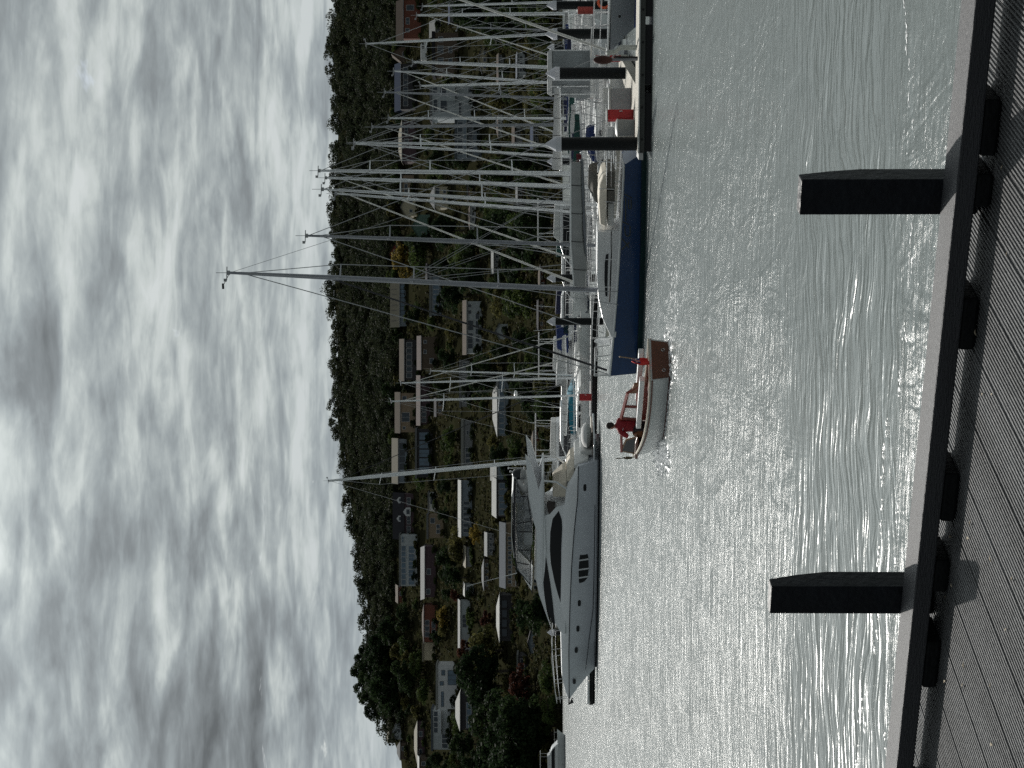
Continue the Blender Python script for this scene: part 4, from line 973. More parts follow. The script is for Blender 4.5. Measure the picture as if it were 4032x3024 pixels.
# beyond the long pontoon
sloop(1560, 146, (1545, 1580, 2300, 1556), L=10.5, lab='white yacht with a radar dome half way up its mast', grp=G1, left=False, cover=palecan, genoa=sailcl, r=.1, radome=.33, slope=.9)
sloop(1490, 152, (1583, 1508, 2300, 1487), L=11, lab='white yacht with a long diagonal rolled sail reaching over the motor cruisers', grp=G1, left=False, cover=greycan, genoa=sailcl, r=.1, slope=.7)
sloop(1475, 158, (1700, 1460, 2300, 1478), L=9.5, lab='small yacht with a short mast behind the diagonal rolled sails', grp=G1, left=True, cover=palecan, genoa=None, r=.085, slope=.6)
sloop(1826, 164, (1297, 1893, 2180, 1808), L=17, B=4.6, fb=1.7, fs=1.3, lab='big yacht with the tall leaning silver mast behind the motor yacht flybridge', grp=G1, left=False, cover=palecan, genoa=blackrope, r=.2, slope=.35, mfr=.52, spread=(.3, .55, .78), ch=.7)

# ------------------------------------------------------------------ the blue yacht
def blue_yacht():
    Pa = G(2547, 600); Pb = G(2524, 1476); fr = Fr(Pa, Pb, 0.0); B = 3.2
    fr = Fr(Pa + Vector((.5, 1.3, 0)), Pb + Vector((.0, 0.05, 0)), 0.0)
    e = empty('sailing_yacht', fr.o, fr.rz, 'deep blue sailing yacht with a grey boom cover moored in front of the others', 'sailing boat', G1)
    L = fr.L + 0.05
    zb = fr.at(2401, 1478)[1]; zs = fr.at(2457, 690, B * .4)[1]
    print('blue yacht', L, zb, zs)
    sh = lambda s: zs + (zb - zs) * s ** 1.2
    hb_, edge = hull(L, B, sh, rb=0.12, rs=0.55, tr=0.80, ful=2.0, wl=0.93, flare=0.5); hb_.build('hull', HM['blue'], e, smooth=True)
    deck_of(edge).build('deck', white, e, smooth=True); cap_of(edge, 0.045).build('toe_rail', white, e)
    def P(X, Y, y=B * .3): return fr.at(X, Y, y)
    # coachroof, long and low, tapering to the foredeck
    pts = [P(2412, 905), P(2412, 1330), P(2404, 1325), P(2372, 1255), P(2356, 1180), P(2350, 1080), P(2352, 915)]
    pts = [(x, z) for x, z in pts]; pts[0] = (pts[0][0], sh(.4) - .12); pts[1] = (pts[1][0], sh(.8) - .1)
    c = MB(); c.prism(pts, -B * .33, B * .33, yt0=-B * .25, yt1=B * .25); co = c.build('cabin', white, e, bevel=0.04)
    zt = max(p[1] for p in pts); z0 = min(p[1] for p in pts)
    def side(z): return B * .33 + (B * .25 - B * .33) * (z - z0) / (zt - z0)
    for sg in (-1, 1):
        wp = [P(2396, 1000, B * .31), P(2394, 1040, B * .31), P(2392, 1120, B * .31), P(2392, 1170, B * .31), P(2384, 1168, B * .31), P(2380, 1110, B * .31), P(2381, 1040, B * .31), P(2386, 1005, B * .31)]
        w_ = MB(); o = len(w_.v)
        vs = [(x, sg * (side(z) + .015), z) for x, z in wp]; vs2 = [(x, sg * (side(z) - .05), z) for x, z in wp]; n = len(wp)
        w_.add(vs + vs2, [tuple(range(n)), tuple(range(2 * n - 1, n - 1, -1))] + [(i, (i + 1) % n, n + (i + 1) % n, n + i) for i in range(n)]); w_.build('window', dglass, co)
    # dark grab rail along the deck, thin lines
    for sg in (-1, 1):
        g_ = MB(); g_.path([(x_, sg * B * .40, z_) for x_, z_ in (P(2408, 905, B * .4), P(2407, 1000, B * .4), P(2404, 1100, B * .4), P(2400, 1190, B * .4))], .03, 5); g_.build('grab_rail', rubber, e)
    # cockpit canvas: taupe lower screen with a beige top
    for (Ya, Yb_) in ((672, 742), (746, 792)):
        a = P(2420, Yb_, B * .3); b = P(2420, Ya, B * .3); zt_ = P(2392, Ya, B * .3)[1]
        m = MB(); m.box(((a[0] + b[0]) / 2, 0, (a[1] + zt_) / 2), (abs(a[0] - b[0]), B * .74, zt_ - a[1])); m.build('cockpit_screen', taupe, e, bevel=.03)
    top = [P(2390, 672), P(2388, 890), P(2362, 885), P(2357, 800), P(2360, 730), P(2372, 690)]
    m = MB(); m.prism(top, -B * .38, B * .38, yt0=-B * .28, yt1=B * .28); m.build('cockpit_cover', cream, e, bevel=.05)
    m = MB(); a = P(2418, 800); b = P(2392, 890); m.box(((a[0] + b[0]) / 2, 0, (a[1] + b[1]) / 2), (abs(a[0] - b[0]), B * .6, b[1] - a[1])); m.build('coaming', offwhite, e, bevel=.04)
    m = MB()
    for (X0, Y0, X1, Y1) in ((2357, 742, 2418, 742), (2380, 792, 2420, 792), (2350, 905, 2440, 905)):
        a, b = P(X0, Y0, B * .36), P(X1, Y1, B * .36); m.tube((a[0], -B * .37, a[1]), (b[0], -B * .40, b[1]), .02, n=5); m.tube((a[0], B * .37, a[1]), (b[0], B * .40, b[1]), .02, n=5)
    m.build('canvas_frame', steel, e)
    m = MB()                                      # stern arch with horizontal tubes
    a = P(2352, 640); 
    for sg in (-1, 1):
        m.tube((.5, sg * B * .37, zs - .05), (.45, sg * B * .33, a[1]), .022, n=6)
        m.tube((1.2, sg * B * .37, zs - .05), (1.2, sg * B * .36, zs + .65), .018, n=6)
        for h_ in (.3, .48, .65): m.tube((.2, sg * B * .38, zs + h_), (1.4, sg * B * .37, zs + h_), .016, n=5)
    m.tube((.45, -B * .33, a[1]), (.45, B * .33, a[1]), .022, n=6)
    for h_ in (.3, .65): m.tube((.2, -B * .38, zs + h_), (.2, B * .38, zs + h_), .016, n=5)
    m.build('stern_rail', steel, e)
    rail_of(edge, 0.60, 0.014, 0.16, 0.93, 3, e)
    m = MB(); xb = edge[-1][0]
    for sg in (-1, 1): m.path([(xb - 1.1, sg * .62, zb), (xb - 1.0, sg * .62, zb + .6), (xb - .05, sg * .12, zb + .62), (xb - .05, sg * .05, zb)], .02, 6)
    m.tube((xb - .05, -.12, zb + .62), (xb - .05, .12, zb + .62), .02, n=5); m.build('bow_rail', steel, e)
    m = MB(); m.ell((xb - 1.3, -.55, zb + .28), (.12, .12, .34)); m.build('fender', white, e, smooth=True)
    # mast and rig
    bs, tp = mast_rig(e, fr, 0, (905, 1074, 2345, 1142), 0.5 * (Pa.y + Pb.y) + .6, L, 1.75, .115, mat('blue yacht mast', (0.26, 0.275, 0.31), 0.4, .25, var=.08), (.27, .50, .70), (xb - .1, 0, zb + .1), None, .965, None, B * .47, True, .55)
    hp = bs.lerp(tp, .735); a = Vector((xb - .25, 0, zb + .12)); m = MB(); m.tube(a, hp, .05, .03, n=8); m.build('furled_staysail', mat('black furler', (.02, .022, .028), .7), e, smooth=True)
    m = MB(); m.tube((.1, 0, zs + .1), tp, .008, n=4)
    m.build('backstay', wire, e)
    m = MB(); m.tube(tp, tp + Vector((.5, 0, .28)), .012, n=4); m.box(tp + Vector((.55, 0, .3)), (.22, .04, .08)); m.build('masthead_light', blackrope, e)
    # boom with stack pack, seen nearly level
    D_ = 0.5 * (Pa.y + Pb.y)
    mi = Matrix.Rotation(-fr.rz, 3, 'Z')
    g0 = mi @ (W(2302, 1128, D_ + .6) - fr.o); g1 = mi @ (W(2290, 640, D_ - 3.2) - fr.o)
    rows = []; n = 22; lo = [2300, 2300, 2312, 2318, 2318, 2314, 2306, 2302, 2300, 2298, 2296, 2296, 2296, 2296, 2296, 2294, 2293, 2292, 2291, 2290, 2290, 2290, 2290]
    for i in range(n + 1):
        k = i / n; Y = 1125 + (640 - 1125) * k; D2 = D_ + .6 - 3.8 * k
        t_ = mi @ (W(2262 - 12 * min(1, k * 3), Y, D2) - fr.o); b_ = mi @ (W(lo[i] if i > 2 else 2312, Y, D2) - fr.o); c = (t_ + b_) / 2; hh = (t_.z - b_.z); t = .20 * (1 - .3 * k) * (1 + .1 * math.sin(k * 23))
        rows.append([c + Vector((0, y * t, z * hh)) for y, z in ((0, -.5), (.9, -.36), (.8, 0), (.5, .34), (.12, .5), (-.12, .5), (-.5, .34), (-.8, 0), (-.9, -.36))])
    cb = MB(); cb.grid(rows, close=True); k = len(rows[0]); cb.f += [tuple(range(k)), tuple(range(len(cb.v) - 1, len(cb.v) - 1 - k, -1))]
    co = cb.build('sail_cover', greycan, e, smooth=True)
    z_ = MB(); z_.path([r_[4] + Vector((0, 0, .02)) for r_ in rows], .035, 5); z_.build('cover_zip', white, co)
    z_ = MB()
    for i in (3, 8, 13, 18): z_.path([p + (p - sum(rows[i], Vector()) / 9).normalized() * .012 for p in rows[i]], .014, 4)
    z_.build('tie', blackrope, co)
    m = MB(); m.tube(rows[0][0], rows[-1][0] + Vector((-.1, 0, 0)), .07, n=8); m.build('boom', alloyd, e, smooth=True)
    m = MB()
    for sg in (-1, 1):
        for q in (4, 11, 18): m.tube(rows[q][4], bs.lerp(tp, .52) + Vector((0, sg * .3, 0)), .009, n=4)
    m.build('lazy_jack', wire, e)
    # the dim marks painted on the side
    lm = mat('dull gold lettering', (0.085, 0.088, 0.06), 0.6)
    def hy(x, z):                                  # half breadth of the topsides there
        best = 0
        for (a, b) in zip(edge[:-1], edge[1:]):
            if a[0] <= x <= b[0]:
                k = (x - a[0]) / (b[0] - a[0]); yb = a[1] + (b[1] - a[1]) * k; zz = a[2] + (b[2] - a[2]) * k; s = x / L
                w0 = yb * (0.93 - .15 * s ** 3); f = z / zz; t = 0.48 * f / .33 if f < .33 else (.48 + .32 * (f - .33) / .33 if f < .66 else .8 + .2 * (f - .66) / .34)
                best = w0 + (yb - w0) * t
        return best
    strokes = [[(120, 1265), (300, 1500)], [(120, 1550), (300, 1370)], [(190, 970), (200, 1150), (235, 1205), (280, 1215), (322, 1180), (325, 960)], [(135, 850), (290, 920)],
               [(215, 820), (215, 240)], [(180, 150), (370, 250)], [(285, 290), (285, 500), (315, 530), (350, 500), (350, 290)]]
    m = MB()
    for st in strokes:
        q = []
        for (a, b) in zip(st[:-1], st[1:]):
            for i in range(7): q.append((a[0] + (b[0] - a[0]) * i / 6, a[1] + (b[1] - a[1]) * i / 6))
        pts = []
        for zx, zy in q:
            X, Y = 2430 + zx / 6.38, 740 + zy / 6.38; y = B * .48
            for _ in range(4): x, z = fr.at(X, Y, y); y = hy(x, z)
            pts.append(Vector((x, y + .012, z)))
        for a, b in zip(pts[:-1], pts[1:]): m.tube(a, b, .018, n=4, sq=1)
    m.build('lettering', lm, e)
blue_yacht()

# the pale grey yacht at the edge of the picture, only her bow in view
def grey_yacht():
    Pb = G(2520, 112); Pb = Vector((Pb.x, 73.6, 0)); Pb.x = (1512 - 118) / F * 73.6
    Pa = Pb + Vector((9.6, -2.2, 0)); fr = Fr(Pa, Pb, 0.0); L = fr.L + 1.0; B = 3.6
    e = empty('sailing_yacht', fr.o, fr.rz, 'pale grey hulled yacht with a blue waterline whose bow points along the pontoon', 'sailing boat', G1)
    sh = lambda s: 1.0 + .30 * s ** 1.3
    hb_, edge = hull(L, B, sh, rb=1.25, rs=.4, tr=.75, ful=2.1, wl=.9, flare=.6); hb_.build('hull', HM['grey'], e, smooth=True)
    deck_of(edge).build('deck', white, e, smooth=True); cap_of(edge, .04).build('toe_rail', white, e)
    c = MB(); c.prism([(3.2, 1.0), (8.2, 1.05), (7.4, 1.45), (6, 1.6), (3.4, 1.62)], -1.1, 1.1, yt0=-.85, yt1=.85); co = c.build('cabin', offwhite, e, bevel=.04)
    m = MB(); m.box((5.4, 1.02, 1.34), (2.2, .1, .2)); m.build('window', dglass, co)
    rail_of(edge, .62, .016, 0, 1, 3, e)
    m = MB(); xb = edge[-1][0]
    for sg in (-1, 1): m.path([(xb - 1.2, sg * .6, 1.3), (xb - 1.1, sg * .6, 1.95), (xb + .1, sg * .14, 2.0), (xb, 0, 1.32)], .022, 6)
    m.build('bow_rail', steel, e)
    m = MB(); m.box((xb + .02, 0, 1.28), (.5, .14, .1)); m.tube((xb + .2, 0, 1.2), (xb - .1, 0, .95), .03, n=6); m.box((xb - .12, 0, .92), (.3, .26, .08)); m.build('anchor', steel, e)
    m = MB(); m.ell((xb - 1.55, 1.02, .88), (.06, .02, .06)); m.build('hull_fitting', rubber, e)
    mb = MB(); mb.tube((6.2, 0, 1.5), (5.9, 0, 15.5), .1, .07, n=10); mb.build('mast', alloy, e, smooth=True)
    g_ = MB(); g_.tube((xb - .2, 0, 1.4), (5.95, 0, 15), .06, .03, n=8); g_.build('furled_genoa', sailcl, e, smooth=True)
    mm_ = MM('faded red canvas', (.28, .05, .04), .85, var=.15)
    rr = MB(); a = W(2275, 41, 76) ; b = W(2335, 41, 76); mi = Matrix.Rotation(-fr.rz, 3, 'Z'); a = mi @ (a - fr.o); b = mi @ (b - fr.o); rr.tube(a, b, .16, n=10); rr.build('rolled_cover', mm_, e, smooth=True)
    lr = MB(); c0 = mi @ (W(2378, 8, 75) - fr.o)
    for i in range(14):
        t1, t2 = i * math.tau / 14, (i + 1) * math.tau / 14; lr.tube(c0 + Vector((.24 * math.cos(t1), 0, .24 * math.sin(t1))), c0 + Vector((.24 * math.cos(t2), 0, .24 * math.sin(t2))), .06, n=6)
    lr.build('lifebuoy', MM('orange buoy', (.55, .09, .03), .6), e, smooth=True)
grey_yacht()

# ------------------------------------------------------------------ near pontoon
plank = mat('bleached decking', (0.42, 0.40, 0.35), 0.8, var=0.25, scale=2.0, stretch=(1, 8, 1), bump=.4, bscale=14)
def near_pontoon():
    e = empty('pontoon', (0, 0, 0), 0, 'floating pontoon with a bolted timber edge and a bleached walkway leading back', 'pontoon')
    z = .465; a = G(2570, -260, 0); b = G(2563, 604, 0); a = Vector((a.x, 64.4, 0)); b = Vector((b.x, 66.0, 0))
    h = (a - b).normalized(); p = Vector((-h.y, h.x, 0)); p = p if p.y > 0 else -p; w = 2.5; L = (a - b).length
    rz = math.atan2(h.y, h.x); e.location = b; e.rotation_euler = (0, 0, rz); s = 1 if p.dot(Vector((-h.y, h.x, 0))) > 0 else -1
    m = MB(); m.box((L / 2, s * w / 2, z - .03), (L, w, .06)); m.build('decking', plank, e)
    m = MB(); m.box((L / 2, -s * .03, z - .015), (L, .10, .05)); m.build('edge_strip', offwhite, e)
    m = MB(); m.box((L / 2, s * .03, z - .135), (L, .12, .17)); m.build('waler', mat('grey waler timber', (.075, .08, .075), .8, var=.2, stretch=(.5, 4, 4)), e)
    m = MB()
    for i in range(int(L / 1.15)): m.tube((.5 + i * 1.15, -s * .05, z - .13), (.5 + i * 1.15, s * .0, z - .13), .04, n=8)
    m.build('bolt', rubber, e)
    m = MB()
    for i in range(int(L / 2.4)): m.box((1.1 + i * 2.4, s * w / 2, .10), (2.1, w - .25, .30))
    m.build('float', mat('black float', (.012, .013, .016), .5), e)
    m = MB(); m.box((-.1, s * .8, z - .10), (.25, 1.8, .16)); m.build('corner_fender', MM('white fender strip', (.5, .5, .5), .6), e)
    # the walkway going back from it
    q0 = W(2515, 492, 67.6); q1 = W(2515, 335, 67.6); r0 = W(2436, 262, 84.3); r1 = W(2436, 215, 84.3)
    mi = Matrix.Rotation(-rz, 3, 'Z')
    vs = []
    for P_ in (q0, q1, r1, r0):
        P_ = P_.copy(); P_.z = z; vs.append(mi @ (P_ - b))
    m = MB(); m.add([(v.x, v.y, z - .002) for v in vs] + [(v.x, v.y, .08) for v in vs], [(0, 1, 2, 3), (7, 6, 5, 4), (0, 4, 5, 1), (1, 5, 6, 2), (2, 6, 7, 3), (3, 7, 4, 0)]); m.build('walkway', plank, e)
near_pontoon()
# mooring piles with white cone caps
pilem = mat('black pile sleeve', (0.007, 0.009, 0.010), 0.5, var=.3, scale=3, bump=.1, spec=.2)
capm = mat('white pile cap', (0.60, 0.61, 0.66), 0.5, var=.06)
def pile(Y, D, lab, zt=3.83, r=.25, band=True):
    p = W(2160, Y, D); e = empty('mooring_pile', (p.x, p.y, 0), 0, lab, 'pile', 'black piles with white cone caps')
    m = MB(); m.tube((0, 0, -2.5), (0, 0, zt - .56), r, n=20); m.build('pile', pilem, e, smooth=True)
    m = MB(); m.tube((0, 0, zt - .60), (0, 0, zt - .40), r + .03, n=20); m.tube((0, 0, zt - .40), (0, 0, zt), r + .03, .015, n=20, cap=True); m.build('cap', capm, e, smooth=False)
pile(567, 66.9, 'black pile with a white cone cap standing through the pontoon corner')
pile(289, 77, 'black pile with a white cone cap in front of the white deck dome')
pile(134, 88, 'black pile with a white cone cap behind the pale grey bow', 3.88)
pile(21, 108, 'black pile with a white cone cap next to the orange lifebuoy')
pile(636, 121, 'far small pile just behind the pale grey boom cover')
pile(1095, 122, 'far small pile beside the blue yacht mast')
pile(1266, 124, 'far small pile behind the bow of the blue yacht')
pile(2490, 149, 'far small pile whose cap shows over the motor yacht foredeck')
pile(186, 150, 'far pile among the masts between two nearer piles')
# service boxes
def hose_cabinet(X0, X1, Y0, Y1, D, lab, dz=.45):
    a = W(X1, Y1, D); b = W(X0, Y0, D); w = b.x - a.x; h = b.z - dz; e = empty('fire_hose_cabinet', ((a.x + b.x) / 2, D, dz), R(8), lab, 'fire cabinet', 'red fire cabinets on the pontoons')
    m = MB(); m.box((0, .2, h * .5), (w, .4, h)); m.build('cabinet', redm, e, bevel=.02)
    m = MB(); m.box((0, -.012, h * .5), (w * .8, .03, h * .86)); m.build('door', redm, e, bevel=.008)
    m = MB(); m.box((w * .28, -.04, h * .5), (.03, .03, .12)); m.build('handle', steel, e)
    m = MB(); m.box((0, .2, h + .03), (w + .08, .46, .05)); m.build('lid', offwhite, e)
hose_cabinet(2393, 2488, 430, 469, 69.5, 'red fire hose cabinet next to a round grey bin on the near pontoon')
hose_cabinet(2345, 2425, 217, 234, 82, 'slim red cabinet beside the black lamp arm')
hose_cabinet(2281, 2334, 1550, 1576, 137.5, 'red fire cabinet on the far pontoon in front of a white cruiser')
def bin_():
    p = W(2480, 503, 69.3); e = empty('storage_bin', (p.x, p.y, .46), 0, 'round grey storage bin next to the red fire hose cabinet', 'bin')
    m = MB(); m.tube((0, 0, 0), (0, 0, .62), .31, .33, n=20); m.build('body', greycan, e, smooth=True); m = MB(); m.ell((0, 0, .62), (.35, .35, .1), 20, 4, 0); m.build('lid', offwhite, e, smooth=True)
bin_()
def grey_locker():
    p = W(2490, 400, 72); e = empty('dock_locker', (p.x, p.y, .46), R(12), 'pale grey dock locker with a hinged lid behind the walkway', 'locker')
    m = MB(); m.box((0, 0, .4), (.95, .6, .8), tx=.92); m.build('body', MM('locker grey', (.36, .37, .38), .6), e, bevel=.03)
    m = MB(); m.box((0, 0, .84), (1.0, .66, .08)); m.build('lid', offwhite, e, bevel=.02)
grey_locker()
def lamp_arm():
    p = W(2515, 232, 66.3); e = empty('dock_crane', (p.x, p.y, .46), 0, 'slim dark hoist arm leaning over the near pontoon', 'hoist')
    m = MB(); q = W(2370, 236, 66.3); m.tube((0, 0, 0), (q.x - p.x, 0, q.z - .46), .07, .05, n=8); m.build('arm', alloyd, e, smooth=True)
    m = MB(); m.tube((.05, -.05, .02), (q.x - p.x + .1, -.05, q.z - .9), .035, n=6); m.build('strut', rubber, e)
    m = MB(); m.ell((q.x - p.x, 0, q.z - .5), (.16, .16, .36)); m.build('winch_cover', MM('dark red brown cover', (.05, .015, .012), .8), e, smooth=True)
lamp_arm()
def tube_stand():
    p = W(2500, 182, 66.6); e = empty('boarding_handrail', (p.x, p.y, .46), 0, 'pale bent handrail standing at the grey yacht bow', 'handrail')
    m = MB(); m.path([(0, 0, 0), (0, 0, .62), (-.16, 0, .84), (-.2, 0, 1.1)], .05, 8); m.path([(.0, .5, 0), (0, .5, .62), (-.16, .5, .84), (-.2, .5, 1.1)], .05, 8); m.tube((-.2, 0, 1.1), (-.2, .5, 1.1), .04, n=6); m.build('tube', MM('pale green grey paint', (.38, .42, .41), .5), e, smooth=True)
tube_stand()
def wrapped_boat():
    # a small motor boat on the near pontoon with a clear canvas wheelhouse
    fr = Fr(W(2400, 120, 94), W(2400, 400, 98), 0); fr.o.z = 0; L = 7.5; B = 2.8
    e = empty('motor_boat', fr.o, fr.rz, 'small motor boat with clear plastic side screens between two piles', 'motor boat', 'motor boats in the marina')
    hb_, edge = hull(L, B, lambda s: 1.0 + .35 * s, rb=.8, tr=.9); hb_.build('hull', HM['white'], e, smooth=True); deck_of(edge).build('deck', white, e)
    mi = Matrix.Rotation(-fr.rz, 3, 'Z')
    a = mi @ (W(2205, 235, 96) - fr.o); b = mi @ (W(2155, 372, 96) - fr.o)
    x0, x1 = sorted((a.x, b.x)); zt = b.z; z0 = 1.0
    m = MB(); m.prism([(x0, zt - .25), (x1 + .2, zt - .25), (x1, zt), (x0 + .2, zt)], -1.15, 1.15); m.build('canopy', palecan, e, bevel=.05)
    cl = MB(); cl.prism([(x0 + .1, z0 + .5), (x1 + .5, z0 + .5), (x1 + .05, zt - .26), (x0 + .1, zt - .26)], -1.1, 1.1); cl.build('clear_screen', MM('cloudy plastic', (.20, .22, .23), .25, var=.25, scale=1.5), e, bevel=.03)
    m = MB()
    for x in (x0 + .1, (x0 + x1) / 2, x1):
        for sg in (-1, 1): m.tube((x, sg * 1.12, z0 + .3), (x, sg * 1.12, zt - .1), .04, n=6)
    m.build('frame', white, e)
    m = MB(); m.box(((x0 + x1) / 2, 0, z0 + .25), (x1 - x0 + .6, 2.3, .55)); m.build('cabin', offwhite, e, bevel=.06)
wrapped_boat()

# ------------------------------------------------------------------ far pontoon
def far_pontoon():
    a = W(2355, 1188, 137.2); b = W(2347, 2776, 147.0); a.z = b.z = 0; h = (b - a).normalized(); L = (b - a).length
    e = empty('pontoon', a, math.atan2(h.y, h.x), 'long low floating pontoon running behind the white motor yacht', 'pontoon'); s = -1
    m = MB(); m.box((L / 2, s * 1.2, .42), (L, 2.4, .06)); m.build('decking', plank, e)
    m = MB(); m.box((L / 2, s * 1.2, .24), (L, 2.36, .26)); m.build('waler', mat('dark waler', (.02, .02, .022), .8), e)
    m = MB(); m.box((L / 2, s * 1.2, .05), (L, 2.0, .2)); m.build('float', rubber, e)
    m = MB(); m.tube((-.5, .1, .46), (9, .1, .46), .09, n=8); m.build('edge_fender', MM('white fender strip', (.5, .5, .5), .6), e, smooth=True)
    f = MB()
    for k in range(2): f.box((L - 1.2 - k * 2.1, .15, .52), (1.9, .4, .22))
    f.build('fender_board', white, e, bevel=.05)
far_pontoon()
# motor cruisers beyond it
def cruiser(Ys, Yb, D, L, B, fb, fs, lab, canvas=None, fly=False, hm='white', slope=.25, cab=1.3, cover=None, name='motor_cruiser', left=True, tower=False):
    hx = -1.0 if left else 1.0; hv = Vector((hx, slope * (1 if left else -1), 0)).normalized(); c = W(2300, (Ys + Yb) / 2, D); c.z = 0
    fr = Fr(c - hv * L / 2, c + hv * L / 2, 0); e = empty(name, fr.o, fr.rz, lab, 'motor cruiser', 'motor cruisers in the marina')
    sh = lambda s: fs + (fb - fs) * s ** 1.3
    hb_, edge = hull(L, B, sh, rb=L * .1, tr=.88, ful=2.3, wl=.88); hb_.build('hull', HM[hm], e, smooth=True); deck_of(edge).build('deck', white, e, smooth=True); cap_of(edge, .05).build('gunwale', offwhite, e)
    x0, x1 = L * .22, L * .72; z0 = sh(.5) - .1; c = MB()
    c.prism([(x0, z0), (x1 + L * .08, z0), (x1 - .3, z0 + cab * .72), (x1 - 1.5, z0 + cab), (x0 + .1, z0 + cab)], -B * .38, B * .38, yt0=-B * .31, yt1=B * .31); co = c.build('cabin', white, e, bevel=.06)
    for sg in (-1, 1):
        yy = sg * B * .352; w_ = MB(); w_.prism([(x0 + .3, z0 + cab * .42), (x1 + .1, z0 + cab * .42), (x1 - .9, z0 + cab * .8), (x0 + .3, z0 + cab * .8)], yy - .08, yy + .08); w_.build('window', dglass, co)
    w_ = MB(); w_.prism([(x1 + .02, z0 + cab * .40), (x1 + .10, z0 + cab * .40), (x1 - 1.1, z0 + cab * .93), (x1 - 1.2, z0 + cab * .93)], -B * .28, B * .28); w_.build('windscreen', dglass, co)
    if fly or tower:
        m = MB(); m.prism([(x0 + .1, z0 + cab), (x1 - 1.8, z0 + cab), (x1 - 2.2, z0 + cab + .55), (x0 + .1, z0 + cab + .45)], -B * .3, B * .3); m.build('flybridge', offwhite, e, bevel=.06)
        m = MB(); t_ = 1.9 if not tower else 2.1
        for x in (x0 + .4, x1 - 2.2):
            for sg in (-1, 1): m.tube((x, sg * B * .28, z0 + cab + .3), (x, sg * B * .26, z0 + cab + t_), .035, n=6)
        m.build('canopy_frame', steel, e); m = MB(); m.box(((x0 + x1 - 1.8) / 2, 0, z0 + cab + t_), (x1 - x0 - 1.2, B * .62, .1)); m.build('canopy', canvas or palecan, e, bevel=.04)
    elif canvas:
        m = MB(); m.prism([(x0 - 1.8, z0 + .5), (x0 + .8, z0 + .5), (x0 + 1.0, z0 + cab + .5), (x0 - 1.2, z0 + cab + .4)], -B * .36, B * .36, yt0=-B * .3, yt1=B * .3); m.build('canopy', canvas, e, bevel=.08)
    if cover:
        m = MB(); rows = []
        for i in range(9):
            k = i / 8; x = .3 + (x0 + 2.2) * k; rows.append([(x, B * .46 * math.cos(t), sh(.2) + .05 + (.45 + .75 * math.sin(k * 2.6)) * math.sin(t)) for t in [j * math.pi / 10 for j in range(11)]])
        m.grid(rows); m.f += [tuple(range(11)), tuple(range(len(m.v) - 1, len(m.v) - 12, -1))]; m.build('boat_cover', cover, e, smooth=True)
    rail_of(edge, .7, .02, .45, 1.0, 3, e, 1); m = MB(); m.tube((x0 + .5, 0, z0 + cab), (x0 + .3, 0, z0 + cab + 2.6), .025, .012, n=5); m.build('aerial', white, e)
    for i in (6, 11):
        x, y, z = edge[i]; 
        for sg in (-1, 1): m = MB(); m.ell((x, sg * (y + .12), z * .45), (.12, .12, .34)); m.build('fender', MM('fender white', (.62, .63, .62), .4), e, smooth=True)
    return e
cruiser(1240, 1350, 181, 9.5, 3.2, 1.6, 1.3, 'white cruiser with a navy canopy beyond the bow of the blue yacht', canvas=navycan, cab=1.2)
cruiser(1345, 1545, 176, 10.5, 3.5, 1.75, 1.4, 'white flybridge cruiser between the far piles and the red cabinet', fly=True, cab=1.3)
cruiser(1500, 1640, 170, 8.6, 3.2, 1.6, 1.3, 'white cruiser behind the red fire cabinet', canvas=palecan, cab=1.2)
cruiser(1600, 1800, 158.5, 9.5, 3.4, 1.45, 1.2, 'cruiser whose stern is wrapped in a bright teal cover', cover=tealcan, cab=1.5, left=True)
cruiser(1690, 1860, 171, 11, 3.6, 1.7, 1.4, 'white flybridge cruiser with a pale canopy behind the teal covered one', fly=True, cab=1.6)
cruiser(1150, 1250, 172, 10, 3.4, 1.6, 1.3, 'dark hulled cruiser seen beyond the blue yacht cabin', hm='navy', canvas=bluecan, cab=1.2, left=False)
cruiser(1020, 1120, 167, 9, 3.2, 1.5, 1.2, 'white cruiser with a teal canopy seen beyond the blue yacht boom', canvas=greencan, cab=1.3)
cruiser(870, 980, 160, 10, 3.4, 1.6, 1.3, 'white cruiser half hidden behind the maroon sail cover', canvas=palecan, cab=1.4, fly=True)
cruiser(2872, 3100, 404, 13.2, 4.4, 1.75, 1.55, 'white flybridge cruiser lying alone off the wooded shore', fly=True, cab=1.9, left=False, slope=.1, name='motor_cruiser', tower=True)

def side_y(edge, L, wl, flare, x, z):
    best = edge[0][1]
    for a, b in zip(edge[:-1], edge[1:]):
        if a[0] <= x <= b[0]:
            k = (x - a[0]) / (b[0] - a[0]); yb = a[1] + (b[1] - a[1]) * k; zz = a[2] + (b[2] - a[2]) * k; s = min(x / L, 1)
            w0 = yb * (wl - .30 * flare * s ** 3); f = max(0, z / zz); t = .48 * f / .33 if f < .33 else (.48 + .32 * (f - .33) / .33 if f < .66 else .8 + .2 * (f - .66) / .34)
            best = w0 + (yb - w0) * min(t, 1.0)
    return best
def plate(mb, pts, yf, th=0.04, sides=(-1, 1)):
    """a thin shaped plate laid on both sides; pts (x, z), yf(x, z) half breadth"""
    n = len(pts)
    for sg in sides:
        a = [(x, sg * (yf(x, z) + .012), z) for x, z in pts]; b = [(x, sg * (yf(x, z) - th), z) for x, z in pts]
        mb.add(a + b, [tuple(range(n)), tuple(range(2 * n - 1, n - 1, -1))] + [(i, (i + 1) % n, n + (i + 1) % n, n + i) for i in range(n)])
    return mb
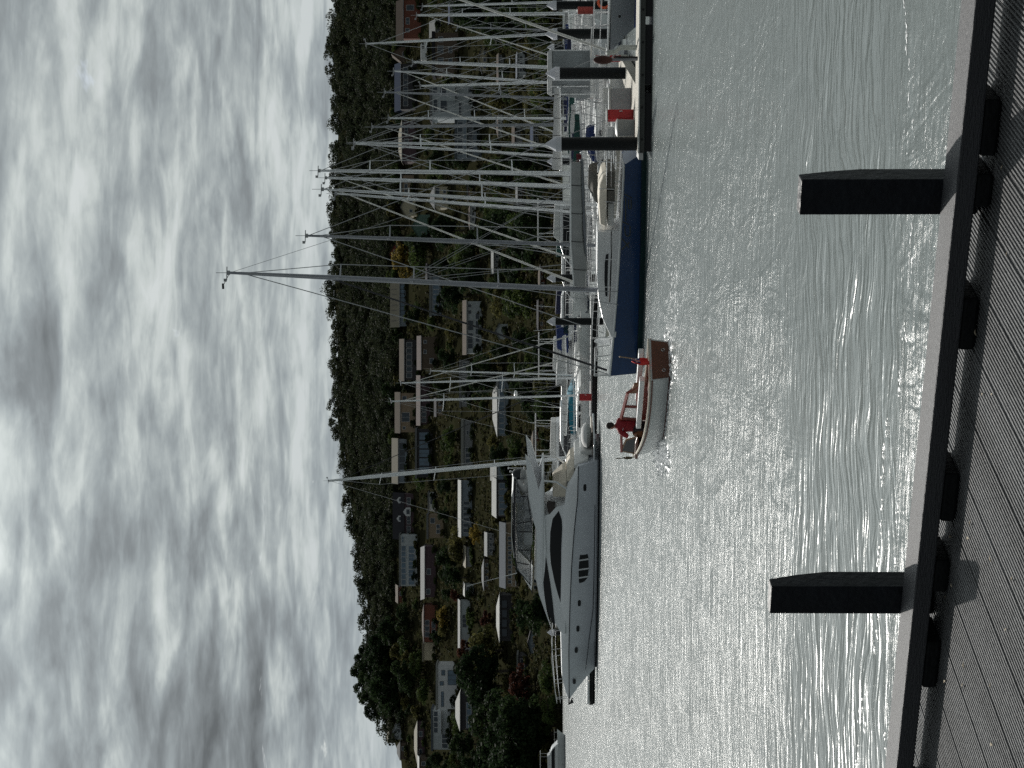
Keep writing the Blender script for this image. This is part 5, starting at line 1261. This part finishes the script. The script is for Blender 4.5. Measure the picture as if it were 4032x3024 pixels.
def motor_yacht():
    B = 5.0; Pa = W(2350, 1818, 131.0); Pb = W(2350, 2774, 139.5)
    fr = Fr(Pa, Pb, B / 2); e = empty('motor_yacht', fr.o, fr.rz, 'big white flybridge motor yacht with long dark side windows and black waterline', 'motor yacht')
    L = fr.L + 1.2; A = lambda X, Y, y=B / 2 - .1: (lambda t: (t[0] + max(0.0, min(1.2, (Y - 2400) / 374 * 1.2)), t[1]))(fr.at(X, Y, y))
    kn = [(A(X, Y)) for X, Y in ((2277, 1845), (2274, 1981), (2261, 2120), (2250, 2290), (2244, 2450), (2240, 2620), (2243, 2774))]
    def interp(tab, x):
        for a, b in zip(tab[:-1], tab[1:]):
            if a[0] <= x <= b[0]: return a[1] + (b[1] - a[1]) * (x - a[0]) / (b[0] - a[0])
        return tab[0][1] if x < tab[0][0] else tab[-1][1]
    hmat = hull_mat('motor yacht hull paint', [(-1, (.006, .007, .012)), (0.13, (.62, .66, .72)), (0.165, (.012, .015, .03)), (0.20, (.62, .66, .72))], rough=.2)
    sh = lambda s: interp(kn, s * L)
    wl_, fl_ = .93, .9
    hb_, edge = hull(L, B, sh, rb=3.0, rs=.45, tr=.93, ful=2.6, wl=wl_, n=36, flare=fl_); hb_.build('hull', hmat, e, smooth=True)
    yf = lambda x, z: side_y(edge, L, wl_, fl_, x, z)
    ym = MM('yacht shoulder gelcoat', (.74, .77, .80), .28, var=.04)
    # shoulder moulding above the knuckle
    tp_ = [A(X, Y) for X, Y in ((2277, 1843), (2256, 1885), (2230, 1931), (2222, 2020), (2215, 2150), (2209, 2300), (2209, 2500), (2214, 2676), (2228, 2740), (2241, 2770))]
    rows = []
    for x, y, z in edge:
        t = max(interp(tp_, x), z + .015); w_ = max(y - .02, .004)
        rows.append([(x, -w_, z), (x, -w_ * .97, z + (t - z) * .6), (x, -w_ * .88, t), (x, 0, t + .05), (x, w_ * .88, t), (x, w_ * .97, z + (t - z) * .6), (x, w_, z)])
    m = MB(); m.grid(rows); m.f.append(tuple(range(7))); m.build('deck_moulding', ym, e, smooth=True)
    m = MB()
    for sg in (-1, 1): m.path([(x, sg * (y + .01), z) for x, y, z in edge], .035, 6)
    m.build('rubbing_strake', mat('black strake', (.01, .012, .02), .4), e)
    pts = [A(X, Y) for X, Y in ((2343, 1990), (2338, 2300), (2335, 2408), (2321, 2517), (2308, 2643))]
    m = MB()
    q = []
    for (a, b) in zip(pts[:-1], pts[1:]): q += [(a[0] + (b[0] - a[0]) * i / 5, a[1] + (b[1] - a[1]) * i / 5) for i in range(6)]
    for sg in (-1, 1): m.path([(x, sg * (yf(x, z) + .004), z) for x, z in q], .03, 5)
    m.build('chine_line', mat('dark chine line', (.02, .022, .035), .4), e)
    # portholes and the big hull window
    def oval(X, Y, hx, hz, k=6):
        cx, cz = A(X, Y); P_ = []
        for i in range(4 * k):
            t = i * math.tau / (4 * k); c, s = math.cos(t), math.sin(t)
            P_.append((cx + hx * math.copysign(abs(c) ** .5, c), cz + hz * math.copysign(abs(s) ** .5, s)))
        return P_
    for X, Y in ((2303, 1921), (2281, 2378), (2276, 2477), (2270, 2562), (2263, 2694)):
        for sg in (-1, 1): m = MB(); plate(m, oval(X, Y, .27, .115), yf, sides=(sg,)); m.build('porthole', dglass, e)
    m = MB(); ps = [A(*p) for p in ((2284, 2183), (2281, 2200), (2278, 2245), (2279, 2288), (2282, 2296), (2300, 2290), (2313, 2276), (2318, 2240), (2317, 2200), (2314, 2181), (2300, 2184))]
    m2 = MB(); plate(m2, ps, yf, sides=(-1,)); m2.build('hull_window', dglass, e)
    plate(m, ps, yf, sides=(1,)); wo = m.build('hull_window', dglass, e); m = MB()
    for Y in (2205, 2242, 2274):
        a, b = A(2278, Y), A(2318, Y - 4); plate(m, [(a[0] - .06, a[1]), (a[0] + .06, a[1]), (b[0] + .06, b[1]), (b[0] - .06, b[1])], lambda x, z: yf(x, z) + .01, .02)
    m.build('mullion', ym, wo)
    # deckhouse
    y2 = 2.1; D2 = lambda X, Y: fr.at(X, Y, y2)
    dh = [D2(*p) for p in ((2232, 1985), (2190, 2000), (2165, 2030), (2140, 2040), (2138, 2140), (2141, 2290), (2152, 2380), (2175, 2440), (2205, 2488), (2225, 2500))]
    z0, z1 = dh[0][1], max(p[1] for p in dh); hw2 = lambda x, z: y2 + (-.30) * (z - z0) / (z1 - z0)
    m = MB(); m.prism(dh, -y2, y2, yt0=-(y2 - .3), yt1=y2 - .3); dho = m.build('deckhouse', ym, e)
    lens = [D2(*p) for p in ((2200, 2014), (2176, 2047), (2167, 2098), (2165, 2170), (2169, 2224), (2183, 2293), (2196, 2340), (2207, 2374), (2209, 2293), (2210, 2170), (2214, 2080), (2212, 2047))]
    m = MB(); plate(m, lens, hw2, .05); m.build('saloon_window', dglass, dho)
    ws = [D2(*p) for p in ((2149, 2195), (2141, 2250), (2139, 2300), (2143, 2352), (2156, 2412), (2173, 2452), (2188, 2481), (2183, 2440), (2176, 2372), (2168, 2310), (2160, 2262), (2154, 2225))]
    m = MB(); plate(m, ws, lambda x, z: hw2(x, z) + .02, .06); m.build('windscreen_side', dglass, dho)
    m = MB(); fw = [D2(*p) for p in ((2143, 2356), (2156, 2416), (2173, 2456), (2189, 2486))]
    m.prism([(x + .05, z) for x, z in fw] + [(x - .05, z - .02) for x, z in reversed(fw)], -1.75, 1.75); m.build('windscreen', dglass, dho)
    ab = [D2(*p) for p in ((2186, 1988), (2158, 1985), (2152, 2000), (2160, 2028), (2180, 2034))]
    m = MB(); plate(m, ab, lambda x, z: hw2(x, z) - .05, .3, sides=(1,)); m.build('aft_doorway', mat('dark brown interior', (.03, .02, .017), .6), dho)
    # flybridge band with its swept aft fin
    band = [D2(*p) for p in ((2068, 1801), (2075, 1874), (2082, 1971), (2100, 2062), (2111, 2091), (2113, 2170), (2111, 2293), (2122, 2347), (2147, 2416), (2169, 2474), (2153, 2416), (2143, 2347), (2139, 2300), (2146, 2240), (2150, 2170), (2148, 2134), (2143, 2025), (2142, 1890), (2138, 1878), (2121, 1935), (2105, 1880), (2090, 1830))]
    m = MB(); n = len(band)
    for sg in (-1, 1):
        a = [(x, sg * (hw2(x, z) + .10), z) for x, z in band]; b = [(x, sg * (hw2(x, z) - .12), z) for x, z in band]
        m.add(a + b, [tuple(range(n)), tuple(range(2 * n - 1, n - 1, -1))] + [(i, (i + 1) % n, n + (i + 1) % n, n + i) for i in range(n)])
    m.build('flybridge_side', ym, e)
    a, b = D2(2140, 1885), D2(2136, 2330); m = MB(); m.prism([(a[0], a[1]), (b[0], b[1]), (b[0] - .3, b[1] + .16), (a[0], a[1] + .14)], -1.95, 1.95); m.build('flybridge_floor', ym, e)
    a, b = D2(2114, 2094), D2(2110, 2300); m = MB(); m.prism([(a[0], a[1] - .3), (b[0] + .4, b[1] - .5), (b[0] - .2, b[1] + .12), (a[0], a[1] + .1)], -1.7, 1.7); m.build('console', offwhite, e, bevel=.05)
    # hard top with a black frame and cloudy side curtains
    y3 = 1.75; D3 = lambda X, Y: fr.at(X, Y, y3)
    ht = [D3(*p) for p in ((2030, 1932), (2021, 1940), (2020, 2060), (2024, 2180), (2034, 2244), (2038, 2246), (2030, 2180), (2028, 2060))]
    m = MB(); m.prism(ht, -y3, y3); m.build('hard_top', mat('black hard top', (.008, .009, .016), .4), e)
    tp3 = [D3(*p) for p in ((2020, 1930), (2014, 1960), (2013, 2120), (2022, 2200))]
    m = MB(); m.prism(tp3 + [(x, z - .05) for x, z in reversed(tp3)], -y3 + .1, y3 - .1); m.build('hard_top_panel', offwhite, e)
    fm_ = MM('black canopy frame', (.008, .009, .014), .5); m = MB()
    for (X0, Y0, X1, Y1) in ((2031, 1957, 2076, 1952), (2034, 2062, 2092, 2050), (2034, 2094, 2096, 2092), (2036, 2166, 2094, 2164), (2036, 2214, 2084, 2222), (2040, 2246, 2090, 2302), (2090, 2164, 2087, 2302), (2076, 1952, 2094, 2062)):
        a, b = D3(X0, Y0), D3(X1, Y1)
        for sg in (-1, 1): m.tube((a[0], sg * y3, a[1]), (b[0], sg * (y3 + .1), b[1]), .038, n=6)
    m.build('canopy_frame', fm_, e)
    cur = bpy.data.materials.new('cloudy plastic curtain'); cur.use_nodes = True; bb = cur.node_tree.nodes['Principled BSDF']
    bb.inputs['Base Color'].default_value = (.20, .22, .24, 1); bb.inputs['Roughness'].default_value = .2; bb.inputs['Alpha'].default_value = .28
    m = MB(); cu = [D3(*p) for p in ((2032, 1957), (2034, 2062), (2034, 2166), (2037, 2244), (2088, 2300), (2090, 2164), (2094, 2062), (2077, 1952))]
    plate(m, cu, lambda x, z: y3 + .02, .02); m.build('side_curtain', cur, e)
    for (X0, X1, Y0, Y1, w_) in ((2068, 2096, 1995, 2022, 1.2), (2064, 2100, 2030, 2060, 1.1), (2066, 2094, 2070, 2092, .9), (2062, 2096, 2102, 2160, 1.3)):
        a, b = D3(X1, Y0), D3(X0, Y1); m = MB(); m.box(((a[0] + b[0]) / 2, 0, (a[1] + b[1]) / 2), (abs(b[0] - a[0]), w_ * 2, abs(b[1] - a[1]))); m.build('flybridge_seat', white, e, bevel=.12)
    vz = [D3(*p) for p in ((2037, 2246), (2046, 2262), (2092, 2338), (2096, 2306))]
    m = MB(); m.prism(vz, -1.3, 1.3); m.build('front_screen', white, e, bevel=.02)
    # dome, covers and aerials at the after end
    c = fr.at(2052, 1866, .6); m = MB(); m.tube((c[0], .6, c[1] - .35), (c[0], .6, c[1] + .02), .30, .40, n=18); do = m.build('satellite_dome', greycan, e, smooth=True)
    m = MB(); m.ell((c[0], .6, c[1] + .05), (.43, .43, .62), 18, 8, 0.0); m.build('dome_shell', MM('glossy black dome', (.006, .009, .012), .25), do, smooth=True)
    c = fr.at(2054, 1918, .9); m = MB(); m.ell((c[0], 0, c[1] - .30), (.75, 1.3, .62), 16, 8); m.build('folded_cover', palecan, e, smooth=True)
    m = MB()
    for Y, X0, X1, y in ((1843, 2003, 2070, .9), (1856, 2010, 2072, .2), (1830, 2030, 2074, -.6), (1820, 2040, 2074, 1.2)):
        a, b = fr.at(X1, Y, y), fr.at(X0, Y, y); m.tube((a[0], y, a[1]), (b[0], y, b[1]), .03, n=6); m.ell((b[0], y, b[1]), (.09, .09, .07), 8, 6)
    a, b = fr.at(2062, 1875, 0), fr.at(2066, 1815, 0); m.tube((a[0], -1.5, a[1]), (a[0], 1.5, a[1]), .05, n=6); m.build('aerial_arch', steel, e)
    a, b = fr.at(2036, 2256, 1.2), fr.at(1836, 2308, 1.2); m = MB(); m.tube((a[0], 1.2, a[1]), (b[0], 1.2, b[1]), .022, .010, n=5); m.build('whip_aerial', white, e)
    # cockpit, stairs, swim platform
    for (X0, X1, Y0, Y1, w_, mm_) in ((2176, 2232, 1905, 1968, 1.7, cream), (2232, 2262, 1850, 1905, 1.8, cream), (2262, 2318, 1805, 1850, 2.0, offwhite)):
        a, b = D2(X1, Y0), D2(X0, Y1); m = MB(); m.prism([(a[0], a[1]), (b[0], a[1]), (b[0], b[1]), (b[0] - .35, b[1]), (a[0] + .2, a[1] + .3)], -w_, w_); m.build('cockpit_seat', mm_, e, bevel=.10)
    m = MB(); a, b = D2(2182, 1905), D2(2150, 1965)
    for k in range(5): m.box((a[0] + (b[0] - a[0]) * k / 4, -1.0, a[1] + (b[1] - a[1]) * k / 4), (.3, .8, .06))
    m.build('flybridge_stair', offwhite, e)
    m = MB(); 
    for sg in (-1, 1):
        a, b, c_ = D2(2235, 1930), D2(2190, 1900), D2(2143, 1896); m.path([(p[0], sg * 2.0, p[1]) for p in (a, b, c_)], .07, 8)
    m.build('overhang_support', ym, e, smooth=True)
    z_ = .42; m = MB(); m.box((-.75, 0, z_), (1.9, 4.2, .12)); m.build('swim_platform', ym, e, bevel=.04)
    m = MB(); m.box((-.8, 0, z_ + .075), (1.6, 3.8, .03)); m.build('platform_teak', MM('grey teak', (.16, .13, .10), .8), e)
    m = MB(); m.box((-.2, 0, .95), (.5, 3.0, .95), tx=.6); m.build('transom_locker', offwhite, e, bevel=.12)
    m = MB(); m.ell((-1.0, .2, .95), (.75, 1.5, .42), 14, 6); m.build('tender_cover', palecan, e, smooth=True)
    # bow rail, anchor
    top = [A(*p) for p in ((2168, 2440), (2176, 2531), (2172, 2600), (2180, 2680), (2186, 2740), (2196, 2800))]; m = MB(); xs = [p[0] for p in top]
    def yr(x): return max(side_y(edge, L, wl_, fl_, min(x, L - .4), 2.0) - .25, .15) if x < L - .5 else .12
    for sg in (-1, 1):
        P_ = []
        for (a, b) in zip(top[:-1], top[1:]): P_ += [Vector((a[0] + (b[0] - a[0]) * i / 4, sg * yr(a[0] + (b[0] - a[0]) * i / 4), a[1] + (b[1] - a[1]) * i / 4)) for i in range(4)]
        m.path(P_, .028, 6); m.path([p - Vector((0, 0, .28)) for p in P_[6:]], .014, 4)
        for p in P_[2::4]: m.tube(p, (p.x - .12, p.y, interp(tp_, min(p.x, L)) - .02), .02, n=5)
    m.build('bow_rail', steel, e)
    m = MB(); xb, _, zb = edge[-1]; m.box((xb + .12, 0, zb + .02), (.7, .22, .10)); m.add([(xb + .5, 0, zb + .0), (xb + .1, .35, zb - .35), (xb - .1, 0, zb - .2), (xb + .1, -.35, zb - .35), (xb + .15, 0, zb - .1)], [(0, 1, 4), (0, 4, 3), (1, 2, 4), (2, 3, 4), (0, 3, 2, 1)]); m.build('anchor', MM('galvanised anchor', (.07, .07, .075), .5, .4), e)
    m = MB(); c = A(2195, 2300); 
    for sg in (-1, 1): m.path([(x, sg * (yf(min(x, L), 1.6) - .5), z + .28) for x, z in [A(2212, Y) for Y in (2040, 2150, 2260, 2370, 2440)]], .022, 5)
    m.build('side_rail', steel, e)
motor_yacht()

# ------------------------------------------------------------------ the launch with its helmsman
def launch():
    B = 1.65; Pa = Vector(((1512 - 1418) / F * 56.0, 56.0, 0)); Pb = Vector(((1512 - 1800) / F * 60.8, 60.8, 0)); fr = Fr(Pa, Pb, 0)
    e = empty('launch', fr.o, fr.rz, 'small varnished and white launch under way with a red ensign at its stern', 'launch')
    A = lambda X, Y, y=B / 2: fr.at(X, Y, y)
    L = fr.L; hm = hull_mat('launch side paint', [(-1, (.10, .02, .015)), (0.035, (.60, .62, .62)), (0.05, (.56, .58, .58))], rough=.25)
    sh = lambda s: .60 + .26 * s ** 2.0 - .05 * math.sin(s * math.pi)
    hb_, edge = hull(L, B, sh, rb=.5, rs=-.02, tr=.94, ful=2.3, wl=.90, flare=.9, draft=.25, n=20); hb_.build('hull', hm, e, smooth=True)
    t = MB(); x, y, z = edge[0]; w_ = y * .88
    t.add([(x - .014, -y * .93, z - .06), (x - .014, y * .93, z - .06), (x - .014, w_ * .93, .02), (x - .014, w_ * .25, -.14), (x - .014, -w_ * .25, -.14), (x - .014, -w_ * .93, .02),
           (x + .01, -y * .93, z - .06), (x + .01, y * .93, z - .06), (x + .01, w_ * .93, .02), (x + .01, w_ * .25, -.14), (x + .01, -w_ * .25, -.14), (x + .01, -w_ * .93, .02)],
          [(0, 1, 2, 3, 4, 5), (11, 10, 9, 8, 7, 6)] + [(i, (i + 1) % 6, 6 + (i + 1) % 6, 6 + i) for i in range(6)])
    to = t.build('transom', teak, e); m = MB()
    for yy in (-.35, .4):
        for i in range(8): m.tube((x - .03, yy + .05 * math.cos(i * math.pi / 4), .18 + .05 * math.sin(i * math.pi / 4)), (x - .03, yy + .05 * math.cos((i + 1) * math.pi / 4), .18 + .05 * math.sin((i + 1) * math.pi / 4)), .012, n=4)
    m.build('exhaust_ring', steel, to)
    deck_of(edge, .10, .03).build('deck', teak, e, smooth=True)
    g_ = MB()
    for sg in (-1, 1): g_.path([(x, sg * y, z + .02) for x, y, z in edge], .032, 6)
    g_.tube((edge[0][0], -edge[0][1], edge[0][2] + .02), (edge[0][0], edge[0][1], edge[0][2] + .02), .032, n=6); g_.build('gunwale', cream, e, smooth=True)
    rs_ = MB()
    for sg in (-1, 1): rs_.path([(x, sg * (y + .004), z - .055) for x, y, z in edge], .028, 5)
    rs_.build('rubbing_strake', teak, e)
    # side coaming
    a, b = A(2530, 1490, .5), A(2517, 1676, .5)
    m = MB(); m.box(((a[0] + b[0]) / 2, .52, (a[1] + b[1]) / 2 + .02), (b[0] - a[0], .20, .16)); m.box(((a[0] + b[0]) / 2, -.52, (a[1] + b[1]) / 2 + .02), (b[0] - a[0], .20, .16)); m.build('coaming', white, e, bevel=.02)
    m = MB(); m.box((1.9, 0, .02), (2.8, .9, .06)); m.build('cockpit_sole', teak, e)
    # timber shelter frame along the middle with two panes
    Z = lambda X, Y: fr.at(X, Y, 0.0)
    def bar(mb, p, q, w=.06, d=.06):
        p, q = Vector((p[0], 0, p[1])), Vector((q[0], 0, q[1])); mb.tube(p, q, w, n=4)
    c_ = {k: Z(*v) for k, v in {'tr': (2472, 1546), 'br': (2512, 1520), 'bl': (2514, 1652), 'tl': (2446, 1646), 'm0': (2461, 1600), 'm1': (2513, 1602)}.items()}
    m = MB()
    for p, q in (('tr', 'tl'), ('br', 'bl'), ('tr', 'br'), ('tl', 'bl'), ('m0', 'm1')): bar(m, c_[p], c_[q])
    lowr = [c_['br'], c_['bl'], (c_['bl'][0], c_['bl'][1] - .32), (c_['br'][0], c_['br'][1] - .30)]
    m.prism(lowr, -.03, .03); fo = m.build('shelter_frame', MM('red brown varnish', (.22, .035, .022), .35, var=.2), e)
    gl = bpy.data.materials.new('clear pane'); gl.use_nodes = True; bb = gl.node_tree.nodes['Principled BSDF']; bb.inputs['Alpha'].default_value = .18; bb.inputs['Roughness'].default_value = .05
    m = MB(); m.prism([c_['tr'], c_['br'], c_['bl'], c_['tl']], -.008, .008); m.build('pane', gl, fo)
    m = MB(); k = [Z(*p) for p in ((2472, 1546), (2490, 1528), (2496, 1512), (2515, 1508), (2517, 1530), (2505, 1546))]; m.prism(k, -.035, .035); m.build('curved_bracket', MM('orange brown timber', (.22, .09, .03), .4, var=.2), e)
    m = MB(); a, b = Z(2446, 1648), Z(2447, 1778); m.tube((a[0], 0, a[1]), (b[0], 0, b[1]), .05, n=6); m.build('roof_rail', MM('red brown varnish', (.22, .035, .022), .35), e)
    ws = [Z(*p) for p in ((2446, 1775), (2466, 1732), (2502, 1722), (2508, 1786))]; m = MB()
    for i in range(4): bar(m, ws[i], ws[(i + 1) % 4], .035)
    wo = m.build('windscreen_frame', MM('pale timber trim', (.40, .30, .20), .5), e)
    m = MB(); m.prism(ws, -.01, .01); m.build('glass', MM('dim glass', (.05, .05, .055), .1), wo)
    m = MB(); k = [Z(*p) for p in ((2500, 1716), (2498, 1776), (2510, 1780), (2514, 1700), (2508, 1690))]; m.prism(k, -.3, .3); m.build('foredeck_box', teak, e, bevel=.02)
    m = MB(); k = [Z(*p) for p in ((2490, 1690), (2502, 1702), (2530, 1700), (2530, 1680))]; m.prism(k, -.2, .2); m.build('seat_back', MM('orange brown timber', (.22, .09, .03), .4), e)
    m = MB(); a, b = Z(2500, 1800), Z(2424, 1800); m.tube((a[0], 0, a[1]), (b[0] + .1, 0, b[1]), .018, n=5); q = Z(2460, 1800); m.ell((q[0] + .05, 0, q[1] - .1), (.05, .05, .16), 8, 6); m.build('jack_staff', MM('dark furled pennant', (.06, .05, .02), .8), e)
    # ensign and staff
    a, b = fr.at(2546, 1410, 0), fr.at(2442, 1397, 0); m = MB(); m.tube((.04, 0, a[1] - .1), (-.18, 0, b[1]), .016, n=6); m.ell((-.18, 0, b[1]), (.03, .03, .03), 8, 6); so_ = m.build('flag_staff', MM('flag staff timber', (.35, .24, .13), .5), e)
    fm = bpy.data.materials.new('red ensign cloth'); fm.use_nodes = True; t_ = fm.node_tree; bb = t_.nodes['Principled BSDF']; bb.inputs['Roughness'].default_value = .8
    at = N(t_, 'ShaderNodeAttribute', attribute_name='dye'); t_.links.new(at.outputs['Color'], bb.inputs['Base Color'])
    rows = []; nu, nv_ = 20, 22
    for j in range(nv_ + 1):
        v = j / nv_; z = b[1] - .36 - .50 * v; r_ = []
        for i in range(nu + 1):
            u = i / nu; r_.append((-.10 + .02 * math.sin(v * 6) - .05 * math.sin(u * 7 + v * 3) - .05 * u, (.02 + .30 * u * (.45 + .55 * math.sin(v * 2.6))) * 1.0, z + .26 * u * (1 - v) * .2 - .05 * u + .015 * math.sin(u * 9)))
        rows.append(r_)
    m = MB(); m.grid(rows); fo2 = m.build('flag', fm, e, smooth=True, fix=False); ca = fo2.data.color_attributes.new('dye', 'FLOAT_COLOR', 'CORNER')
    for p in fo2.data.polygons:
        j, i = divmod(p.index, nu); u, v = i / nu, j / nv_; c = (.62, .035, .03)
        if u < .5 and v < .5:
            c = (.02, .03, .16)
            if abs(u - .25) < .05 or abs(v - .25) < .05: c = (.55, .5, .5)
            if abs(u - .25) < .025 or abs(v - .25) < .02: c = (.6, .04, .03)
        for l in p.loop_indices: ca.data[l].color = (*c, 1)
    fs_ = fo2.modifiers.new('thick', 'SOLIDIFY'); fs_.thickness = .004
    # helmsman
    pz = fr.at(2478, 1676, .12); px = pz[0]
    person(fr, px, .12, .06)
def skinned(name, verts, edges, radii, m_, parent, lv=2, root=0):
    me = bpy.data.meshes.new(name); me.from_pydata([Vector(v) for v in verts], edges, []); me.materials.append(m_)
    o = bpy.data.objects.new(name, me); COL.objects.link(o); o.parent = parent
    sk = o.modifiers.new('skin', 'SKIN'); sk.use_smooth_shade = True
    if not me.skin_vertices: 
        bpy.context.view_layer.objects.active = o
        bm = bmesh.new(); bm.from_mesh(me); bm.verts.layers.skin.verify(); bm.to_mesh(me); bm.free()
    for i, r in enumerate(radii):
        sv = me.skin_vertices[0].data[i]; sv.radius = r if isinstance(r, tuple) else (r, r); sv.use_root = (i == root)
    ss = o.modifiers.new('sub', 'SUBSURF'); ss.levels = lv; ss.render_levels = lv
    return o
def person(fr, x0, y0, z0):
    e = empty('person', fr.o + fr.h * x0 + fr.p * y0 + Vector((0, 0, z0)), fr.rz, 'person in a dark red jacket standing at the helm of the launch', 'person')
    skin = MM('skin', (.36, .19, .13), .6, var=.05); V = []; E = []; Rr = []
    def ch(start, pts):
        last = start
        for p, r in pts:
            V.append(p); Rr.append(r); i = len(V) - 1
            if last is not None: E.append((last, i))
            last = i
        return last
    pel = ch(None, [((0, 0, .90), (.13, .10))]); che = ch(pel, [((.0, 0, 1.10), (.13, .10)), ((.01, 0, 1.30), (.15, .11)), ((.01, 0, 1.42), (.11, .085))])
    nk = ch(che, [((.02, 0, 1.49), .055), ((.045, 0, 1.56), .075), ((.035, 0, 1.655), (.088, .10)), ((.02, 0, 1.735), .065)])
    ch(nk - 1, [((.125, 0, 1.62), .022), ((.15, 0, 1.60), .014)])
    for s in (-1, 1): ch(nk - 1, [((.03, s * .098, 1.635), (.012, .03))])
    for s, el, wr in ((1, (.12, .30, 1.12), (.34, .20, 1.12)), (-1, (.10, -.29, 1.12), (.33, -.18, 1.12))):
        sh_ = ch(che - 1, [((.0, s * .18, 1.39), .07), (tuple(el), .048), (tuple(wr), .032)])
        pw = Vector(wr); pa = ch(sh_, [((pw.x + .045, pw.y - s * .01, pw.z), (.035, .02)), ((pw.x + .08, pw.y - s * .012, pw.z), (.038, .018))])
        for k, (dy, ln) in enumerate(((-.027, .062), (-.009, .070), (.009, .066), (.027, .052))):
            b_ = Vector((pw.x + .085, pw.y + dy - s * .012, pw.z)); ch(pa, [(tuple(b_), .0095), (tuple(b_ + Vector((ln * .45, 0, -.008))), .009), (tuple(b_ + Vector((ln * .6, 0, -ln * .5))), .008)])
        b_ = Vector((pw.x + .03, pw.y - s * .035, pw.z - .005)); ch(pa - 1, [(tuple(b_), .010), (tuple(b_ + Vector((.035, -s * .012, -.02))), .009)])
    for s in (-1, 1): ch(pel, [((0, s * .09, .86), .085), ((.03, s * .10, .50), .058), ((.0, s * .11, .12), .042), ((.03, s * .11, .05), .04), ((.15, s * .12, .035), .032)])
    body = skinned('body', V, E, Rr, skin, e)
    # jacket
    V = []; E = []; Rr = []
    a = ch(None, [((0, 0, .76), (.24, .20)), ((0, 0, .98), (.235, .20)), ((.0, 0, 1.18), (.24, .20)), ((.0, 0, 1.34), (.24, .18)), ((.01, 0, 1.43), (.14, .11)), ((.02, 0, 1.50), (.085, .08))])
    for s, el, wr in ((1, (.12, .30, 1.12), (.34, .20, 1.12)), (-1, (.10, -.29, 1.12), (.33, -.18, 1.12))):
        ch(3, [((.0, s * .20, 1.38), .095), ((el[0] * .5, (s * .2 + el[1]) / 2 + s * .02, 1.25), .10), (el, .09), (wr, .06)])
    skinned('jacket', V, E, Rr, MM('dark red jacket', (.24, .008, .016), .75, var=.18, scale=12), e)
    V = []; E = []; Rr = []
    a = ch(None, [((0, 0, .88), (.17, .14))])
    for s in (-1, 1): ch(0, [((0, s * .09, .82), .11), ((.03, s * .10, .50), .085), ((.0, s * .11, .10), .07)])
    skinned('trousers', V, E, Rr, MM('dark trousers', (.025, .022, .03), .85), e)
    m = MB(); m.ell((.005, 0, 1.685), (.118, .108, .10), 14, 8, -.55); m.ell((-.05, 0, 1.63), (.07, .09, .10), 12, 8); m.build('hair', MM('dark hair', (.018, .013, .010), .8), e, smooth=True)
    for s in (-1, 1):
        m = MB(); m.ell((.11, s * .034, 1.655), (.014, .014, .011), 8, 6); m.build('eye', MM('eye', (.02, .015, .012), .2), e)
    m = MB(); m.box((.118, 0, 1.575), (.02, .05, .008)); m.build('mouth', MM('lips', (.22, .07, .06), .6), e)
    for s in (-1, 1):
        m = MB(); m.ell((.06, s * .115, .03), (.15, .055, .05), 10, 6); m.build('shoe', rubber, e, smooth=True)
    m = MB(); m.tube((-.16, .19, 1.24), (.10, .235, 1.27), .012, n=5); m.build('reflective_stripe', MM('pale stripe', (.6, .5, .55), .5), e)
launch()

# ------------------------------------------------------------------ broken water and flecks for sun glints
def foam():
    rng = random.Random(8); m = MB()
    def blob(p, r, h):
        n = 7; vs = []; el = rng.uniform(1.0, 2.2)
        for i in range(n):
            t = i * math.tau / n; k = rng.uniform(.6, 1.2); vs.append((p.x + r * el * k * math.cos(t), p.y + r * k * math.sin(t), .004))
        vs.append((p.x, p.y, .004 + h)); m.add(vs, [(i, (i + 1) % n, n) for i in range(n)])
    def cloud(X, Y, dX, dY, n, r0, r1, h):
        for _ in range(n):
            blob(G(X + rng.gauss(0, dX), Y + rng.gauss(0, dY)), rng.uniform(r0, r1), rng.uniform(.2, 1) * h)
    cloud(2632, 1410, 8, 50, 150, .02, .065, .04); cloud(2658, 1440, 9, 32, 60, .012, .04, .02); cloud(2640, 1340, 7, 30, 40, .012, .04, .02)
    cloud(2602, 1775, 10, 22, 190, .03, .09, .18); cloud(2622, 1800, 9, 22, 130, .02, .075, .08); cloud(2604, 1835, 8, 18, 90, .015, .06, .06)
    for i in range(40): cloud(2640 - i * .7, 1510 + i * 6.5, 2, 4, 3, .015, .05, .02)
    for k in range(190):
        u = rng.random(); cloud(2655 - 18 * u + rng.gauss(0, 14), 1300 - 560 * u, 3, 5, 1, .012, .045, .008)
    mm_ = MM('white foam and glint', (.85, .87, .88), .35, var=.05); o = m.build('wake_foam', mm_, fix=False); tag(o, 'white broken water round the launch and in its wake', 'foam', kind='stuff')
    m = MB()  # white flecks modelled to stand for sun glints on the slick
    line = [(3560, 10), (3567, 60), (3570, 112), (3570, 170), (3582, 245), (3580, 395), (3594, 475), (3590, 890), (3587, 930), (3581, 1000), (3591, 1050), (3564, 1300), (3569, 1340), (3548, 1335), (3545, 1480), (3541, 1525), (3540, 1510), (3490, 1690), (3482, 1760), (3480, 1800), (3478, 1840), (3473, 1910), (3473, 1985), (3468, 2080), (3460, 2190), (3455, 2225), (3535, 1990), (3530, 2040), (3525, 2210), (3459, 2430), (3453, 2490), (3497, 2500), (3442, 2540), (3408, 2720), (3396, 2780), (3385, 2800), (3405, 2870), (3485, 2900), (3372, 3010), (3378, 2990)]
    for X, Y in line:
        for k in range(rng.randint(4, 9)): blob(G(X + rng.gauss(0, 2.0), Y + rng.gauss(0, 20)), rng.uniform(.006, .020), .003)
    o = m.build('glint_flecks', mm_, fix=False); tag(o, 'thin broken line of white flecks standing in for sun glints near the pier', 'foam', kind='stuff')
foam()
